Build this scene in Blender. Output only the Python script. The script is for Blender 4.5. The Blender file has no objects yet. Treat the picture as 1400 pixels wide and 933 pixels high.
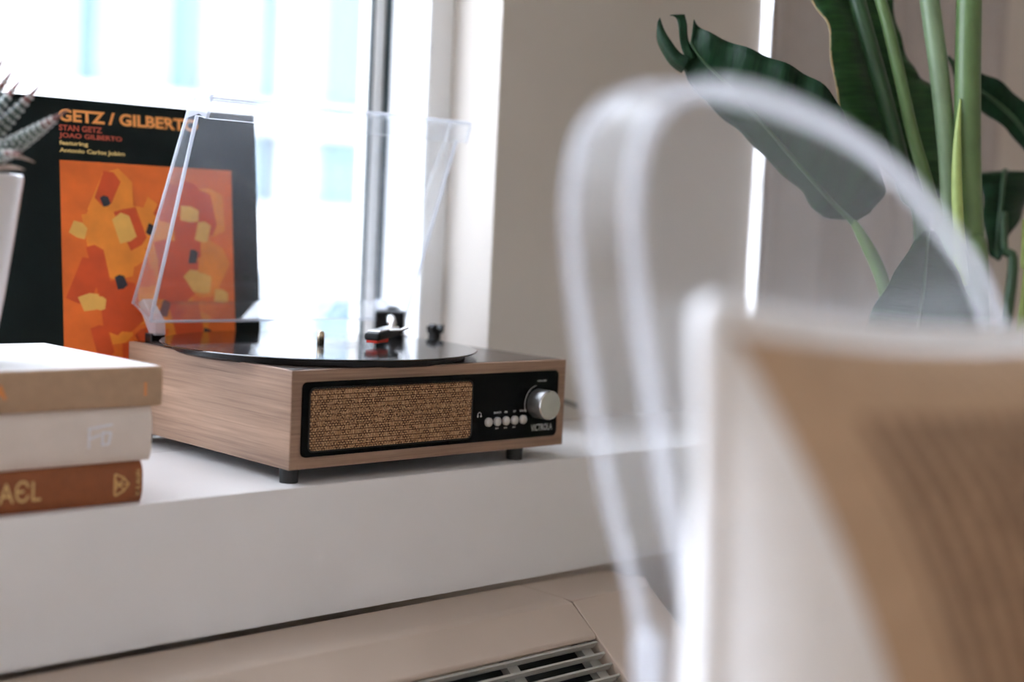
import bpy, bmesh, math, random
from mathutils import Vector, Matrix

# ------------------------------------------------------------------ camera, world, sun, exposure
scene = bpy.context.scene
COL = scene.collection
IMG_W, IMG_H = 1400.0, 933.0
FPX = 2015.29
CAM = Vector((-0.70896, -1.01655, 0.22798))
YAW, PITCH, ROLL = 0.756606, -0.079313, 0.046450
_fw = Vector((math.sin(YAW) * math.cos(PITCH), math.cos(YAW) * math.cos(PITCH), math.sin(PITCH)))
_rt = Vector((math.cos(YAW), -math.sin(YAW), 0.0))
_up = _rt.cross(_fw)
CR = math.cos(ROLL) * _rt + math.sin(ROLL) * _up
CU = -math.sin(ROLL) * _rt + math.cos(ROLL) * _up
CF = _fw

cam_data = bpy.data.cameras.new('camera')
cam_data.sensor_fit = 'HORIZONTAL'
cam_data.sensor_width = 36.0
cam_data.lens = 36.0 * FPX / IMG_W
cam_data.clip_start = 0.02
cam_data.clip_end = 200.0
cam_data.dof.use_dof = True
cam_data.dof.focus_distance = 1.31
cam_data.dof.aperture_fstop = 2.3
cam_data.dof.aperture_blades = 0
cam = bpy.data.objects.new('camera', cam_data)
COL.objects.link(cam)
cam.matrix_world = Matrix((
    (CR.x, CU.x, -CF.x, CAM.x), (CR.y, CU.y, -CF.y, CAM.y), (CR.z, CU.z, -CF.z, CAM.z), (0, 0, 0, 1)))
scene.camera = cam

world = bpy.data.worlds.new('overcast_sky')
scene.world = world
world.use_nodes = True
_bg = world.node_tree.nodes['Background']
_bg.inputs['Color'].default_value = (0.83, 0.865, 1.0, 1)
_bg.inputs['Strength'].default_value = 3.1

vs = scene.view_settings
vs.view_transform = 'Standard'
vs.look = 'None'
vs.gamma = 1.0
vs.use_curve_mapping = False
vs.exposure = 1.55

cy = scene.cycles
cy.max_bounces = 14
cy.diffuse_bounces = 10
cy.glossy_bounces = 6
cy.transmission_bounces = 8
cy.transparent_max_bounces = 24
cy.sample_clamp_indirect = 12.0


def ray(px, py):
    return CF + ((px - 700.0) / FPX) * CR - ((py - 466.5) / FPX) * CU


def at_depth(px, py, d):
    return CAM + ray(px, py) * d


def on_x(px, py, X):
    r = ray(px, py); return CAM + r * ((X - CAM.x) / r.x)


def on_y(px, py, Y):
    r = ray(px, py); return CAM + r * ((Y - CAM.y) / r.y)


def on_z(px, py, Z):
    r = ray(px, py); return CAM + r * ((Z - CAM.z) / r.z)


# ------------------------------------------------------------------ materials
def mat(name, color=(0.8, 0.8, 0.8), rough=0.5, metal=0.0, spec=0.5, var=0.0, scale=20.0, bump=0.0, bscale=200.0,
        coat=0.0, sheen=0.0, sub=0.0):
    m = bpy.data.materials.new(name)
    m.use_nodes = True
    nt = m.node_tree
    b = nt.nodes['Principled BSDF']
    b.inputs['Base Color'].default_value = (*color, 1)
    b.inputs['Roughness'].default_value = rough
    b.inputs['Metallic'].default_value = metal
    b.inputs['Specular IOR Level'].default_value = spec
    b.inputs['Coat Weight'].default_value = coat
    b.inputs['Coat Roughness'].default_value = 0.08
    b.inputs['Sheen Weight'].default_value = sheen
    tc = nt.nodes.new('ShaderNodeTexCoord')
    if var > 0:
        n = nt.nodes.new('ShaderNodeTexNoise')
        n.inputs['Scale'].default_value = scale
        n.inputs['Detail'].default_value = 5
        nt.links.new(tc.outputs['Object'], n.inputs['Vector'])
        r = nt.nodes.new('ShaderNodeValToRGB')
        r.color_ramp.elements[0].position = 0.3
        r.color_ramp.elements[1].position = 0.7
        r.color_ramp.elements[0].color = (*[max(0, c * (1 - var)) for c in color], 1)
        r.color_ramp.elements[1].color = (*[min(1, c * (1 + var)) for c in color], 1)
        nt.links.new(n.outputs['Fac'], r.inputs['Fac'])
        nt.links.new(r.outputs['Color'], b.inputs['Base Color'])
    if bump > 0:
        n2 = nt.nodes.new('ShaderNodeTexNoise')
        n2.inputs['Scale'].default_value = bscale
        n2.inputs['Detail'].default_value = 4
        nt.links.new(tc.outputs['Object'], n2.inputs['Vector'])
        bp = nt.nodes.new('ShaderNodeBump')
        bp.inputs['Strength'].default_value = bump
        bp.inputs['Distance'].default_value = 0.002
        nt.links.new(n2.outputs['Fac'], bp.inputs['Height'])
        nt.links.new(bp.outputs['Normal'], b.inputs['Normal'])
    return m


def clear_mat(name, tint=(0.97, 0.98, 0.98), ior=1.45, haze=0.0, rough=0.02, gain=1.0, haze_col=(0.85, 0.87, 0.9), spots=0.0, refract=False):
    """Clear plastic or glass sheet: straight-through transparency, Fresnel gloss and a pale haze with optional dust specks."""
    m = bpy.data.materials.new(name)
    m.use_nodes = True
    nt = m.node_tree
    nt.nodes.clear()
    out = nt.nodes.new('ShaderNodeOutputMaterial')
    tr = nt.nodes.new('ShaderNodeBsdfRefraction' if refract else 'ShaderNodeBsdfTransparent'); tr.inputs['Color'].default_value = (*tint, 1)
    if refract:
        tr.inputs['IOR'].default_value = ior; tr.inputs['Roughness'].default_value = 0.0
    gl = nt.nodes.new('ShaderNodeBsdfGlossy'); gl.inputs['Roughness'].default_value = rough
    gl.inputs['Color'].default_value = (1, 1, 1, 1)
    # Schlick: F0 + (1 - F0) (1 - cos)^5, the same from either side of the sheet
    f0 = gain * ((ior - 1) / (ior + 1)) ** 2
    fr = nt.nodes.new('ShaderNodeLayerWeight'); fr.inputs['Blend'].default_value = 0.5
    pw = nt.nodes.new('ShaderNodeMath'); pw.operation = 'POWER'; pw.inputs[1].default_value = 5.0
    nt.links.new(fr.outputs['Facing'], pw.inputs[0])
    mul = nt.nodes.new('ShaderNodeMath'); mul.operation = 'MULTIPLY_ADD'; mul.use_clamp = True
    mul.inputs[1].default_value = 1.0 - f0; mul.inputs[2].default_value = f0
    nt.links.new(pw.outputs[0], mul.inputs[0])
    mx = nt.nodes.new('ShaderNodeMixShader')
    nt.links.new(mul.outputs[0], mx.inputs['Fac'])
    nt.links.new(tr.outputs[0], mx.inputs[1])
    nt.links.new(gl.outputs[0], mx.inputs[2])
    last = mx
    if haze > 0:
        df = nt.nodes.new('ShaderNodeBsdfDiffuse'); df.inputs['Color'].default_value = (*haze_col, 1)
        tl = nt.nodes.new('ShaderNodeBsdfTranslucent'); tl.inputs['Color'].default_value = (*haze_col, 1)
        dm = nt.nodes.new('ShaderNodeMixShader'); dm.inputs['Fac'].default_value = 0.5
        nt.links.new(df.outputs[0], dm.inputs[1]); nt.links.new(tl.outputs[0], dm.inputs[2])
        m2 = nt.nodes.new('ShaderNodeMixShader')
        m2.inputs['Fac'].default_value = haze
        if spots > 0:
            tc = nt.nodes.new('ShaderNodeTexCoord')
            n = nt.nodes.new('ShaderNodeTexNoise'); n.inputs['Scale'].default_value = 420; n.inputs['Detail'].default_value = 3
            nt.links.new(tc.outputs['Object'], n.inputs['Vector'])
            mr = nt.nodes.new('ShaderNodeMapRange')
            mr.inputs['From Min'].default_value = 0.35; mr.inputs['From Max'].default_value = 0.75
            mr.inputs['To Min'].default_value = haze * 0.5; mr.inputs['To Max'].default_value = haze + spots
            nt.links.new(n.outputs['Fac'], mr.inputs['Value'])
            nt.links.new(mr.outputs['Result'], m2.inputs['Fac'])
        nt.links.new(last.outputs[0], m2.inputs[1]); nt.links.new(dm.outputs[0], m2.inputs[2])
        last = m2
    nt.links.new(last.outputs[0], out.inputs['Surface'])
    return m


def wood_mat(name, dark, light, axis='X', scale=1.0, rough=0.42, contrast=(0.32, 0.68)):
    """Long-grained veneer; grain runs along the object's local axis."""
    m = bpy.data.materials.new(name); m.use_nodes = True
    nt = m.node_tree; b = nt.nodes['Principled BSDF']
    tc = nt.nodes.new('ShaderNodeTexCoord')
    mp = nt.nodes.new('ShaderNodeMapping')
    s = {'X': (9, 420, 420), 'Y': (420, 9, 420)}[axis]
    mp.inputs['Scale'].default_value = tuple(v * scale for v in s)
    mp.inputs['Rotation'].default_value = (0.07, 0, 0) if axis == 'Y' else (0, 0.0, 0)
    nt.links.new(tc.outputs['Object'], mp.inputs['Vector'])
    n = nt.nodes.new('ShaderNodeTexNoise'); n.inputs['Scale'].default_value = 1.0; n.inputs['Detail'].default_value = 8
    n.inputs['Distortion'].default_value = 0.35; n.inputs['Roughness'].default_value = 0.65
    nt.links.new(mp.outputs[0], n.inputs['Vector'])
    mp2 = nt.nodes.new('ShaderNodeMapping')
    s2 = {'X': (2.0, 34, 34), 'Y': (34, 2.0, 34)}[axis]
    mp2.inputs['Scale'].default_value = s2
    mp2.inputs['Rotation'].default_value = (0.09, 0, 0) if axis == 'Y' else (0, 0, 0)
    nt.links.new(tc.outputs['Object'], mp2.inputs['Vector'])
    n2 = nt.nodes.new('ShaderNodeTexNoise'); n2.inputs['Scale'].default_value = 1.0; n2.inputs['Detail'].default_value = 3
    n2.inputs['Distortion'].default_value = 0.8
    nt.links.new(mp2.outputs[0], n2.inputs['Vector'])
    mixf = nt.nodes.new('ShaderNodeMix'); mixf.data_type = 'FLOAT'; mixf.inputs[0].default_value = 0.42
    nt.links.new(n.outputs['Fac'], mixf.inputs[2]); nt.links.new(n2.outputs['Fac'], mixf.inputs[3])
    r = nt.nodes.new('ShaderNodeValToRGB')
    r.color_ramp.elements[0].position = contrast[0]; r.color_ramp.elements[1].position = contrast[1]
    r.color_ramp.elements[0].color = (*dark, 1); r.color_ramp.elements[1].color = (*light, 1)
    nt.links.new(mixf.outputs[0], r.inputs['Fac'])
    nt.links.new(r.outputs['Color'], b.inputs['Base Color'])
    b.inputs['Roughness'].default_value = rough
    bp = nt.nodes.new('ShaderNodeBump'); bp.inputs['Strength'].default_value = 0.25; bp.inputs['Distance'].default_value = 0.0006
    nt.links.new(n.outputs['Fac'], bp.inputs['Height']); nt.links.new(bp.outputs['Normal'], b.inputs['Normal'])
    return m


def weave_mat(name):
    """Loose basket cloth: fine vertical and horizontal threads of two browns."""
    m = bpy.data.materials.new(name); m.use_nodes = True
    nt = m.node_tree; b = nt.nodes['Principled BSDF']
    tc = nt.nodes.new('ShaderNodeTexCoord')
    mp = nt.nodes.new('ShaderNodeMapping'); mp.inputs['Rotation'].default_value = (math.radians(90), 0, 0)
    nt.links.new(tc.outputs['Object'], mp.inputs['Vector'])
    br = nt.nodes.new('ShaderNodeTexBrick')
    br.inputs['Scale'].default_value = 200
    br.inputs['Mortar Size'].default_value = 0.13
    br.inputs['Brick Width'].default_value = 0.62; br.inputs['Row Height'].default_value = 0.42
    br.inputs['Color1'].default_value = (0.74, 0.47, 0.25, 1); br.inputs['Color2'].default_value = (0.46, 0.23, 0.09, 1)
    br.inputs['Mortar'].default_value = (0.07, 0.025, 0.01, 1)
    br.inputs['Bias'].default_value = -0.15
    nt.links.new(mp.outputs[0], br.inputs['Vector'])
    br2 = nt.nodes.new('ShaderNodeTexBrick')
    br2.inputs['Scale'].default_value = 225
    br2.inputs['Mortar Size'].default_value = 0.11
    br2.inputs['Brick Width'].default_value = 0.42; br2.inputs['Row Height'].default_value = 1.0
    br2.inputs['Color1'].default_value = (0.80, 0.54, 0.30, 1); br2.inputs['Color2'].default_value = (0.52, 0.29, 0.13, 1)
    br2.inputs['Mortar'].default_value = (0.14, 0.06, 0.03, 1)
    nt.links.new(mp.outputs[0], br2.inputs['Vector'])
    n = nt.nodes.new('ShaderNodeTexNoise'); n.inputs['Scale'].default_value = 330; n.inputs['Detail'].default_value = 2
    nt.links.new(tc.outputs['Object'], n.inputs['Vector'])
    mr = nt.nodes.new('ShaderNodeMapRange'); mr.inputs['From Min'].default_value = 0.42; mr.inputs['From Max'].default_value = 0.58
    nt.links.new(n.outputs['Fac'], mr.inputs['Value'])
    mx = nt.nodes.new('ShaderNodeMix'); mx.data_type = 'RGBA'
    nt.links.new(mr.outputs[0], mx.inputs[0]); nt.links.new(br.outputs['Color'], mx.inputs[6]); nt.links.new(br2.outputs['Color'], mx.inputs[7])
    nt.links.new(mx.outputs[2], b.inputs['Base Color'])
    b.inputs['Roughness'].default_value = 0.9
    bp = nt.nodes.new('ShaderNodeBump'); bp.inputs['Strength'].default_value = 0.6; bp.inputs['Distance'].default_value = 0.0008
    nt.links.new(mx.outputs[2], bp.inputs['Height']); nt.links.new(bp.outputs['Normal'], b.inputs['Normal'])
    return m


def leaf_mat(name, c1, c2, rough=0.38):
    """Banana-like blade: side veins run across the blade (UV v along, u across), pale midrib line."""
    m = bpy.data.materials.new(name); m.use_nodes = True
    nt = m.node_tree; b = nt.nodes['Principled BSDF']
    uv = nt.nodes.new('ShaderNodeTexCoord')
    mp = nt.nodes.new('ShaderNodeMapping'); mp.inputs['Scale'].default_value = (1.5, 60, 1)
    nt.links.new(uv.outputs['UV'], mp.inputs['Vector'])
    n = nt.nodes.new('ShaderNodeTexNoise'); n.inputs['Scale'].default_value = 1.0; n.inputs['Detail'].default_value = 3
    nt.links.new(mp.outputs[0], n.inputs['Vector'])
    r = nt.nodes.new('ShaderNodeValToRGB')
    r.color_ramp.elements[0].position = 0.35; r.color_ramp.elements[1].position = 0.7
    r.color_ramp.elements[0].color = (*c1, 1); r.color_ramp.elements[1].color = (*c2, 1)
    nt.links.new(n.outputs['Fac'], r.inputs['Fac']); nt.links.new(r.outputs['Color'], b.inputs['Base Color'])
    b.inputs['Roughness'].default_value = rough
    b.inputs['Specular IOR Level'].default_value = 0.18
    bp = nt.nodes.new('ShaderNodeBump'); bp.inputs['Strength'].default_value = 0.5; bp.inputs['Distance'].default_value = 0.002
    nt.links.new(n.outputs['Fac'], bp.inputs['Height']); nt.links.new(bp.outputs['Normal'], b.inputs['Normal'])
    return m


M = {}
M['wall'] = mat('wall_paint', (0.66, 0.61, 0.55), 0.7, var=0.02, scale=6, bump=0.12, bscale=160)
M['sill'] = mat('sill_paint', (0.80, 0.78, 0.765), 0.36, var=0.025, scale=9, bump=0.06, bscale=90)
M['ceiling'] = mat('ceiling_paint', (0.82, 0.81, 0.79), 0.8, var=0.02)
M['floor'] = wood_mat('floor_wood', (0.30, 0.20, 0.13), (0.46, 0.33, 0.22), 'X', 0.3, 0.4)
M['frame'] = mat('window_frame_white', (0.86, 0.87, 0.87), 0.35, var=0.01)
M['gasket'] = mat('dark_rubber_gasket', (0.035, 0.055, 0.06), 0.5, var=0.1)
M['glass'] = clear_mat('window_glass', (0.96, 0.985, 0.985), 1.45, haze=0.012, rough=0.0)
M['walnut_x'] = wood_mat('walnut_veneer_long', (0.135, 0.072, 0.044), (0.44, 0.28, 0.19), 'X', contrast=(0.28, 0.66))
M['walnut_y'] = wood_mat('walnut_veneer_side', (0.135, 0.072, 0.044), (0.44, 0.28, 0.19), 'Y', contrast=(0.28, 0.66))
M['deck'] = wood_mat('dark_wood_deck', (0.05, 0.035, 0.03), (0.10, 0.075, 0.062), 'X', rough=0.25)
M['black'] = mat('black_plastic', (0.006, 0.006, 0.007), 0.38, spec=0.3, var=0.1)
M['gloss_black'] = mat('gloss_black_panel', (0.002, 0.003, 0.0035), 0.14, var=0.1, spec=0.08)
M['rubber'] = mat('black_rubber', (0.02, 0.02, 0.02), 0.75, var=0.1)
M['weave'] = weave_mat('speaker_cloth')
M['print'] = mat('silver_print', (0.62, 0.62, 0.6), 0.5, var=0.02)
M['silver'] = mat('brushed_aluminium', (0.72, 0.71, 0.69), 0.24, 1.0, var=0.06, scale=60)
M['steel'] = mat('polished_steel', (0.75, 0.74, 0.7), 0.12, 1.0, var=0.03)
M['knurl'] = mat('knob_side_metal', (0.42, 0.42, 0.42), 0.35, 0.9, var=0.06, scale=90)
M['button'] = mat('silver_button', (0.66, 0.64, 0.60), 0.35, 0.35, var=0.03)
M['red'] = mat('red_stylus_plastic', (0.72, 0.03, 0.012), 0.3, var=0.05)
M['brass'] = mat('spindle_metal', (0.62, 0.52, 0.38), 0.2, 1.0, var=0.03)
M['acrylic'] = clear_mat('clear_acrylic_sheet', (0.975, 0.98, 0.985), 1.42, haze=0.03, rough=0.012, haze_col=(0.8, 0.84, 0.9), spots=0.05)  # even haze stands in for a veil of reflections; the spots are dust
M['acrylic_edge'] = clear_mat('acrylic_sheet_edge', (0.9, 0.92, 0.96), 1.6, haze=0.40, rough=0.06, gain=1.4, haze_col=(0.88, 0.89, 0.93))
M['chair_clear'] = clear_mat('chair_polycarbonate', (0.975, 0.978, 0.98), 1.45, haze=0.03, rough=0.16, haze_col=(0.8, 0.8, 0.82))  # haze colour puts in the grey veil that reflections give the back
M['chair_edge'] = clear_mat('chair_polycarbonate_edge', (0.92, 0.925, 0.935), 1.6, haze=0.38, rough=0.08, gain=1.4, haze_col=(0.86, 0.86, 0.89))
M['vinyl'] = None
M['rec_label'] = mat('record_label_paper', (0.012, 0.012, 0.013), 0.14, var=0.05)
M['sleeve'] = mat('album_black_card', (0.004, 0.0085, 0.008), 0.5, spec=0.15, var=0.15, scale=30)
M['sleeve_edge'] = mat('album_card_edge', (0.42, 0.45, 0.44), 0.6, var=0.05)
M['title'] = mat('album_orange_print', (0.92, 0.36, 0.09), 0.5, var=0.03)
M['red_print'] = mat('album_red_print', (0.52, 0.08, 0.04), 0.5, var=0.03)
M['cream_print'] = mat('album_cream_print', (0.78, 0.56, 0.2), 0.5, var=0.03)
M['art0'] = mat('art_orange', (0.80, 0.15, 0.012), 0.5, var=0.14, scale=30)
M['art1'] = mat('art_red_orange', (0.66, 0.075, 0.008), 0.5, var=0.12, scale=40)
M['art2'] = mat('art_amber', (0.86, 0.26, 0.02), 0.5, var=0.12, scale=40)
M['art3'] = mat('art_yellow', (0.83, 0.44, 0.09), 0.5, var=0.1, scale=40)
M['art4'] = mat('art_black', (0.018, 0.017, 0.022), 0.5, var=0.1)
M['tan'] = mat('tan_book_cloth', (0.42, 0.275, 0.17), 0.75, var=0.06, scale=120, bump=0.1, bscale=500)
M['cover_white'] = mat('white_book_cover', (0.84, 0.83, 0.82), 0.4, var=0.02)
M['offwhite'] = mat('off_white_book_cloth', (0.70, 0.61, 0.54), 0.7, var=0.03, scale=60, bump=0.08, bscale=500)
M['brown'] = mat('brown_book_cloth', (0.26, 0.075, 0.022), 0.7, var=0.12, scale=90, bump=0.12, bscale=500)
M['gold'] = mat('gold_foil', (0.72, 0.46, 0.18), 0.38, 0.35, var=0.06)
M['pages'] = mat('book_pages', (0.78, 0.74, 0.66), 0.8, var=0.04, scale=200)
M['grey_print'] = mat('pale_blue_foil', (0.78, 0.79, 0.85), 0.35, 0.2, var=0.02)
M['orange_print'] = mat('orange_spine_print', (0.75, 0.25, 0.05), 0.6, var=0.03)
M['ceramic'] = mat('white_ceramic', (0.82, 0.79, 0.80), 0.22, var=0.015)
M['soil'] = mat('potting_soil', (0.09, 0.06, 0.04), 0.95, var=0.4, scale=120, bump=0.6, bscale=260)
M['succ'] = mat('succulent_green', (0.05, 0.085, 0.068), 0.42, var=0.3, scale=60)
M['succ_white'] = mat('succulent_white_tubercle', (0.66, 0.68, 0.66), 0.6, var=0.05)
M['succ_tip'] = mat('succulent_dry_tip', (0.24, 0.11, 0.10), 0.7, var=0.2, scale=90)
M['succ_dry'] = mat('succulent_dry_leaf', (0.52, 0.40, 0.33), 0.8, var=0.2, scale=90)
M['ac'] = mat('air_conditioner_plastic', (0.50, 0.40, 0.32), 0.42, var=0.03, scale=12)
M['ac_bar'] = mat('grille_bar_plastic', (0.42, 0.40, 0.35), 0.4, var=0.03)
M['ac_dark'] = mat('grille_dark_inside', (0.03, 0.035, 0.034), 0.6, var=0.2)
M['leaf'] = leaf_mat('strelitzia_leaf', (0.004, 0.022, 0.009), (0.010, 0.042, 0.015), 0.46)
M['leaf2'] = leaf_mat('strelitzia_leaf_young', (0.016, 0.055, 0.02), (0.035, 0.105, 0.03), 0.4)
M['leaf_edge'] = mat('leaf_dry_margin', (0.40, 0.28, 0.13), 0.6, var=0.1)
M['stem'] = mat('strelitzia_stem', (0.11, 0.185, 0.065), 0.36, var=0.12, scale=40)
M['stem_dark'] = mat('strelitzia_stem_dark', (0.03, 0.075, 0.03), 0.38, var=0.15, scale=40)
M['stem_pale'] = mat('strelitzia_stem_pale', (0.19, 0.27, 0.15), 0.34, var=0.1, scale=40)
M['sheath'] = mat('strelitzia_sheath', (0.36, 0.46, 0.14), 0.45, var=0.12, scale=60)
M['planter'] = mat('planter_grey', (0.45, 0.44, 0.42), 0.6, var=0.05)
M['curtain'] = mat('curtain_linen', (0.50, 0.46, 0.435), 0.9, var=0.03, scale=60, bump=0.1, bscale=400)
M['cushion'] = mat('cushion_cotton', (0.93, 0.92, 0.915), 0.9, var=0.03, scale=60, bump=0.2, bscale=500, sheen=0.2)
M['cushion_panel'] = mat('cushion_woven_panel', (0.54, 0.375, 0.245), 0.95, var=0.06, scale=60, bump=0.3, bscale=420)
M['cushion_weft'] = mat('cushion_dark_weft', (0.27, 0.17, 0.11), 0.95, var=0.06, scale=60)
M['cord'] = mat('cord_rubber', (0.17, 0.17, 0.16), 0.5, var=0.1)
M['bldg_white'] = mat('facade_white', (0.52, 0.50, 0.48), 0.6, var=0.02, scale=1)
M['bldg_pale'] = mat('facade_pale_blue', (0.215, 0.25, 0.255), 0.4, var=0.03, scale=1)
M['bldg_blue'] = mat('facade_blue', (0.085, 0.155, 0.195), 0.4, var=0.05, scale=1)
M['bldg_grey'] = mat('facade_grey_blue', (0.14, 0.185, 0.205), 0.4, var=0.05, scale=1)
M['ground'] = mat('street_asphalt', (0.35, 0.35, 0.36), 0.8, var=0.1, scale=2)


def vinyl_mat():
    m = bpy.data.materials.new('black_vinyl'); m.use_nodes = True
    nt = m.node_tree; b = nt.nodes['Principled BSDF']
    b.inputs['Base Color'].default_value = (0.008, 0.008, 0.009, 1)
    b.inputs['Roughness'].default_value = 0.13
    b.inputs['Specular IOR Level'].default_value = 0.95
    tc = nt.nodes.new('ShaderNodeTexCoord')
    n = nt.nodes.new('ShaderNodeTexNoise'); n.inputs['Scale'].default_value = 600; n.inputs['Detail'].default_value = 2
    nt.links.new(tc.outputs['Object'], n.inputs['Vector'])
    mr = nt.nodes.new('ShaderNodeMapRange'); mr.inputs['To Min'].default_value = 0.03; mr.inputs['To Max'].default_value = 0.12
    nt.links.new(n.outputs['Fac'], mr.inputs['Value']); nt.links.new(mr.outputs[0], b.inputs['Roughness'])
    w = nt.nodes.new('ShaderNodeTexWave'); w.wave_type = 'RINGS'; w.rings_direction = 'Z'
    w.inputs['Scale'].default_value = 160; w.inputs['Distortion'].default_value = 0
    nt.links.new(tc.outputs['Object'], w.inputs['Vector'])
    bp = nt.nodes.new('ShaderNodeBump'); bp.inputs['Strength'].default_value = 0.035; bp.inputs['Distance'].default_value = 0.0004
    nt.links.new(w.outputs['Fac'], bp.inputs['Height']); nt.links.new(bp.outputs['Normal'], b.inputs['Normal'])
    return m


M['vinyl'] = vinyl_mat()

# ------------------------------------------------------------------ builders
ROOT = {}


def tag(o, label=None, cat=None, group=None, kind=None):
    if label: o['label'] = label
    if cat: o['category'] = cat
    if group: o['group'] = group
    if kind: o['kind'] = kind
    return o


def thing(name, label, cat, loc, group=None, kind=None):
    o = bpy.data.objects.new(name, None)
    COL.objects.link(o)
    o.empty_display_size = 0.02
    o.location = loc
    ROOT[o] = Vector(loc)
    return tag(o, label, cat, group, kind)


def link(name, bm, mats, parent=None, smooth=False, loc=None):
    """bm in world coordinates -> ONE mesh object, origin at its root's base (or at loc)."""
    me = bpy.data.meshes.new(name)
    off = ROOT[parent] if parent is not None else Vector(loc or (0, 0, 0))
    bmesh.ops.translate(bm, vec=-off, verts=bm.verts)
    bmesh.ops.recalc_face_normals(bm, faces=bm.faces)
    bm.to_mesh(me); bm.free()
    for m in (mats if isinstance(mats, (list, tuple)) else [mats]):
        me.materials.append(m)
    if smooth:
        for p in me.polygons: p.use_smooth = True
    o = bpy.data.objects.new(name, me)
    COL.objects.link(o)
    if parent is not None: o.parent = parent
    else: o.location = off
    ROOT[o] = off
    return o


def bm_box(x0, x1, y0, y1, z0, z1, bev=0.0, seg=2, bm=None):
    b = bmesh.new()
    vs_ = [b.verts.new(p) for p in ((x0, y0, z0), (x1, y0, z0), (x1, y1, z0), (x0, y1, z0), (x0, y0, z1), (x1, y0, z1), (x1, y1, z1), (x0, y1, z1))]
    for f in ((0, 3, 2, 1), (4, 5, 6, 7), (0, 1, 5, 4), (1, 2, 6, 5), (2, 3, 7, 6), (3, 0, 4, 7)):
        b.faces.new([vs_[i] for i in f])
    if bev > 0:
        bmesh.ops.bevel(b, geom=b.edges[:], offset=bev, segments=seg, affect='EDGES', profile=0.5)
    if bm is None: return b
    return merge(bm, b)


def merge(a, b):
    me = bpy.data.meshes.new('tmp'); b.to_mesh(me); b.free(); a.from_mesh(me); bpy.data.meshes.remove(me); return a


def box(name, x0, x1, y0, y1, z0, z1, m, parent=None, bev=0.0, smooth=False, loc=None):
    return link(name, bm_box(x0, x1, y0, y1, z0, z1, bev), m, parent, smooth, loc)


def bm_prism(pts, vec, bev=0.0, seg=2):
    """polygon (3D points) extruded by vec"""
    b = bmesh.new()
    vec = Vector(vec)
    lo = [b.verts.new(p) for p in pts]
    hi = [b.verts.new(Vector(p) + vec) for p in pts]
    n = len(pts)
    b.faces.new(lo); b.faces.new(hi[::-1])
    for i in range(n):
        b.faces.new([lo[i], lo[(i + 1) % n], hi[(i + 1) % n], hi[i]])
    bmesh.ops.recalc_face_normals(b, faces=b.faces)
    if bev > 0:
        bmesh.ops.bevel(b, geom=b.edges[:], offset=bev, segments=seg, affect='EDGES', profile=0.5)
    return b


def frames(path):
    P = [Vector(p) for p in path]
    T = []
    for i in range(len(P)):
        a = P[max(i - 1, 0)]; c = P[min(i + 1, len(P) - 1)]
        T.append((c - a).normalized())
    ref = Vector((0, 0, 1)) if abs(T[0].z) < 0.9 else Vector((1, 0, 0))
    N = []
    n = T[0].cross(ref).normalized()
    for t in T:
        n = (n - t * n.dot(t)).normalized(); N.append(n)
    return P, T, N


def bm_tube(path, radii, seg=12, closed=False, flat=1.0):
    b = bmesh.new()
    P, T, N = frames(path)
    if not isinstance(radii, (list, tuple)): radii = [radii] * len(P)
    rings = []
    for p, t, n, r in zip(P, T, N, radii):
        bi = t.cross(n)
        rings.append([b.verts.new(p + (n * math.cos(2 * math.pi * k / seg) + bi * flat * math.sin(2 * math.pi * k / seg)) * r) for k in range(seg)])
    for i in range(len(rings) - 1):
        for k in range(seg):
            b.faces.new([rings[i][k], rings[i][(k + 1) % seg], rings[i + 1][(k + 1) % seg], rings[i + 1][k]])
    b.faces.new(rings[0][::-1]); b.faces.new(rings[-1])
    return b


def bm_lathe(profile, center, axis='Z', seg=48):
    """profile: (radius, height) pairs; closed on the axis where radius is 0"""
    b = bmesh.new()
    c = Vector(center)
    rings = []
    for r, h in profile:
        if r < 1e-6:
            p = Vector((0, 0, h))
            rings.append([b.verts.new(p)])
        else:
            rings.append([b.verts.new((r * math.cos(2 * math.pi * k / seg), r * math.sin(2 * math.pi * k / seg), h)) for k in range(seg)])
    for i in range(len(rings) - 1):
        A, B = rings[i], rings[i + 1]
        for k in range(seg):
            k2 = (k + 1) % seg
            if len(A) == 1 and len(B) == 1: continue
            if len(A) == 1: b.faces.new([A[0], B[k2], B[k]])
            elif len(B) == 1: b.faces.new([A[k], A[k2], B[0]])
            else: b.faces.new([A[k], A[k2], B[k2], B[k]])
    if axis == 'Y-':   # height towards -Y
        bmesh.ops.rotate(b, verts=b.verts, cent=(0, 0, 0), matrix=Matrix.Rotation(math.radians(90), 3, 'X'))
    bmesh.ops.translate(b, vec=c, verts=b.verts)
    return b


def spline(pts, n):
    """Catmull-Rom through pts (tuples of any length), n samples per span"""
    out = []
    m = len(pts)
    for i in range(m - 1):
        p0 = pts[max(i - 1, 0)]; p1 = pts[i]; p2 = pts[i + 1]; p3 = pts[min(i + 2, m - 1)]
        for s in range(n):
            t = s / n
            out.append(tuple(0.5 * (2 * b + (c - a) * t + (2 * a - 5 * b + 4 * c - d) * t * t + (3 * b - a - 3 * c + d) * t ** 3)
                             for a, b, c, d in zip(p0, p1, p2, p3)))
    out.append(tuple(pts[-1]))
    return out


def rounded_rect(x0, x1, z0, z1, r, y, n=6):
    pts = []
    for cx, cz, a0 in ((x1 - r, z1 - r, 0), (x0 + r, z1 - r, 90), (x0 + r, z0 + r, 180), (x1 - r, z0 + r, 270)):
        for k in range(n + 1):
            a = math.radians(a0 + 90 * k / n)
            pts.append((cx + r * math.cos(a), y, cz + r * math.sin(a)))
    return pts


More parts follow.
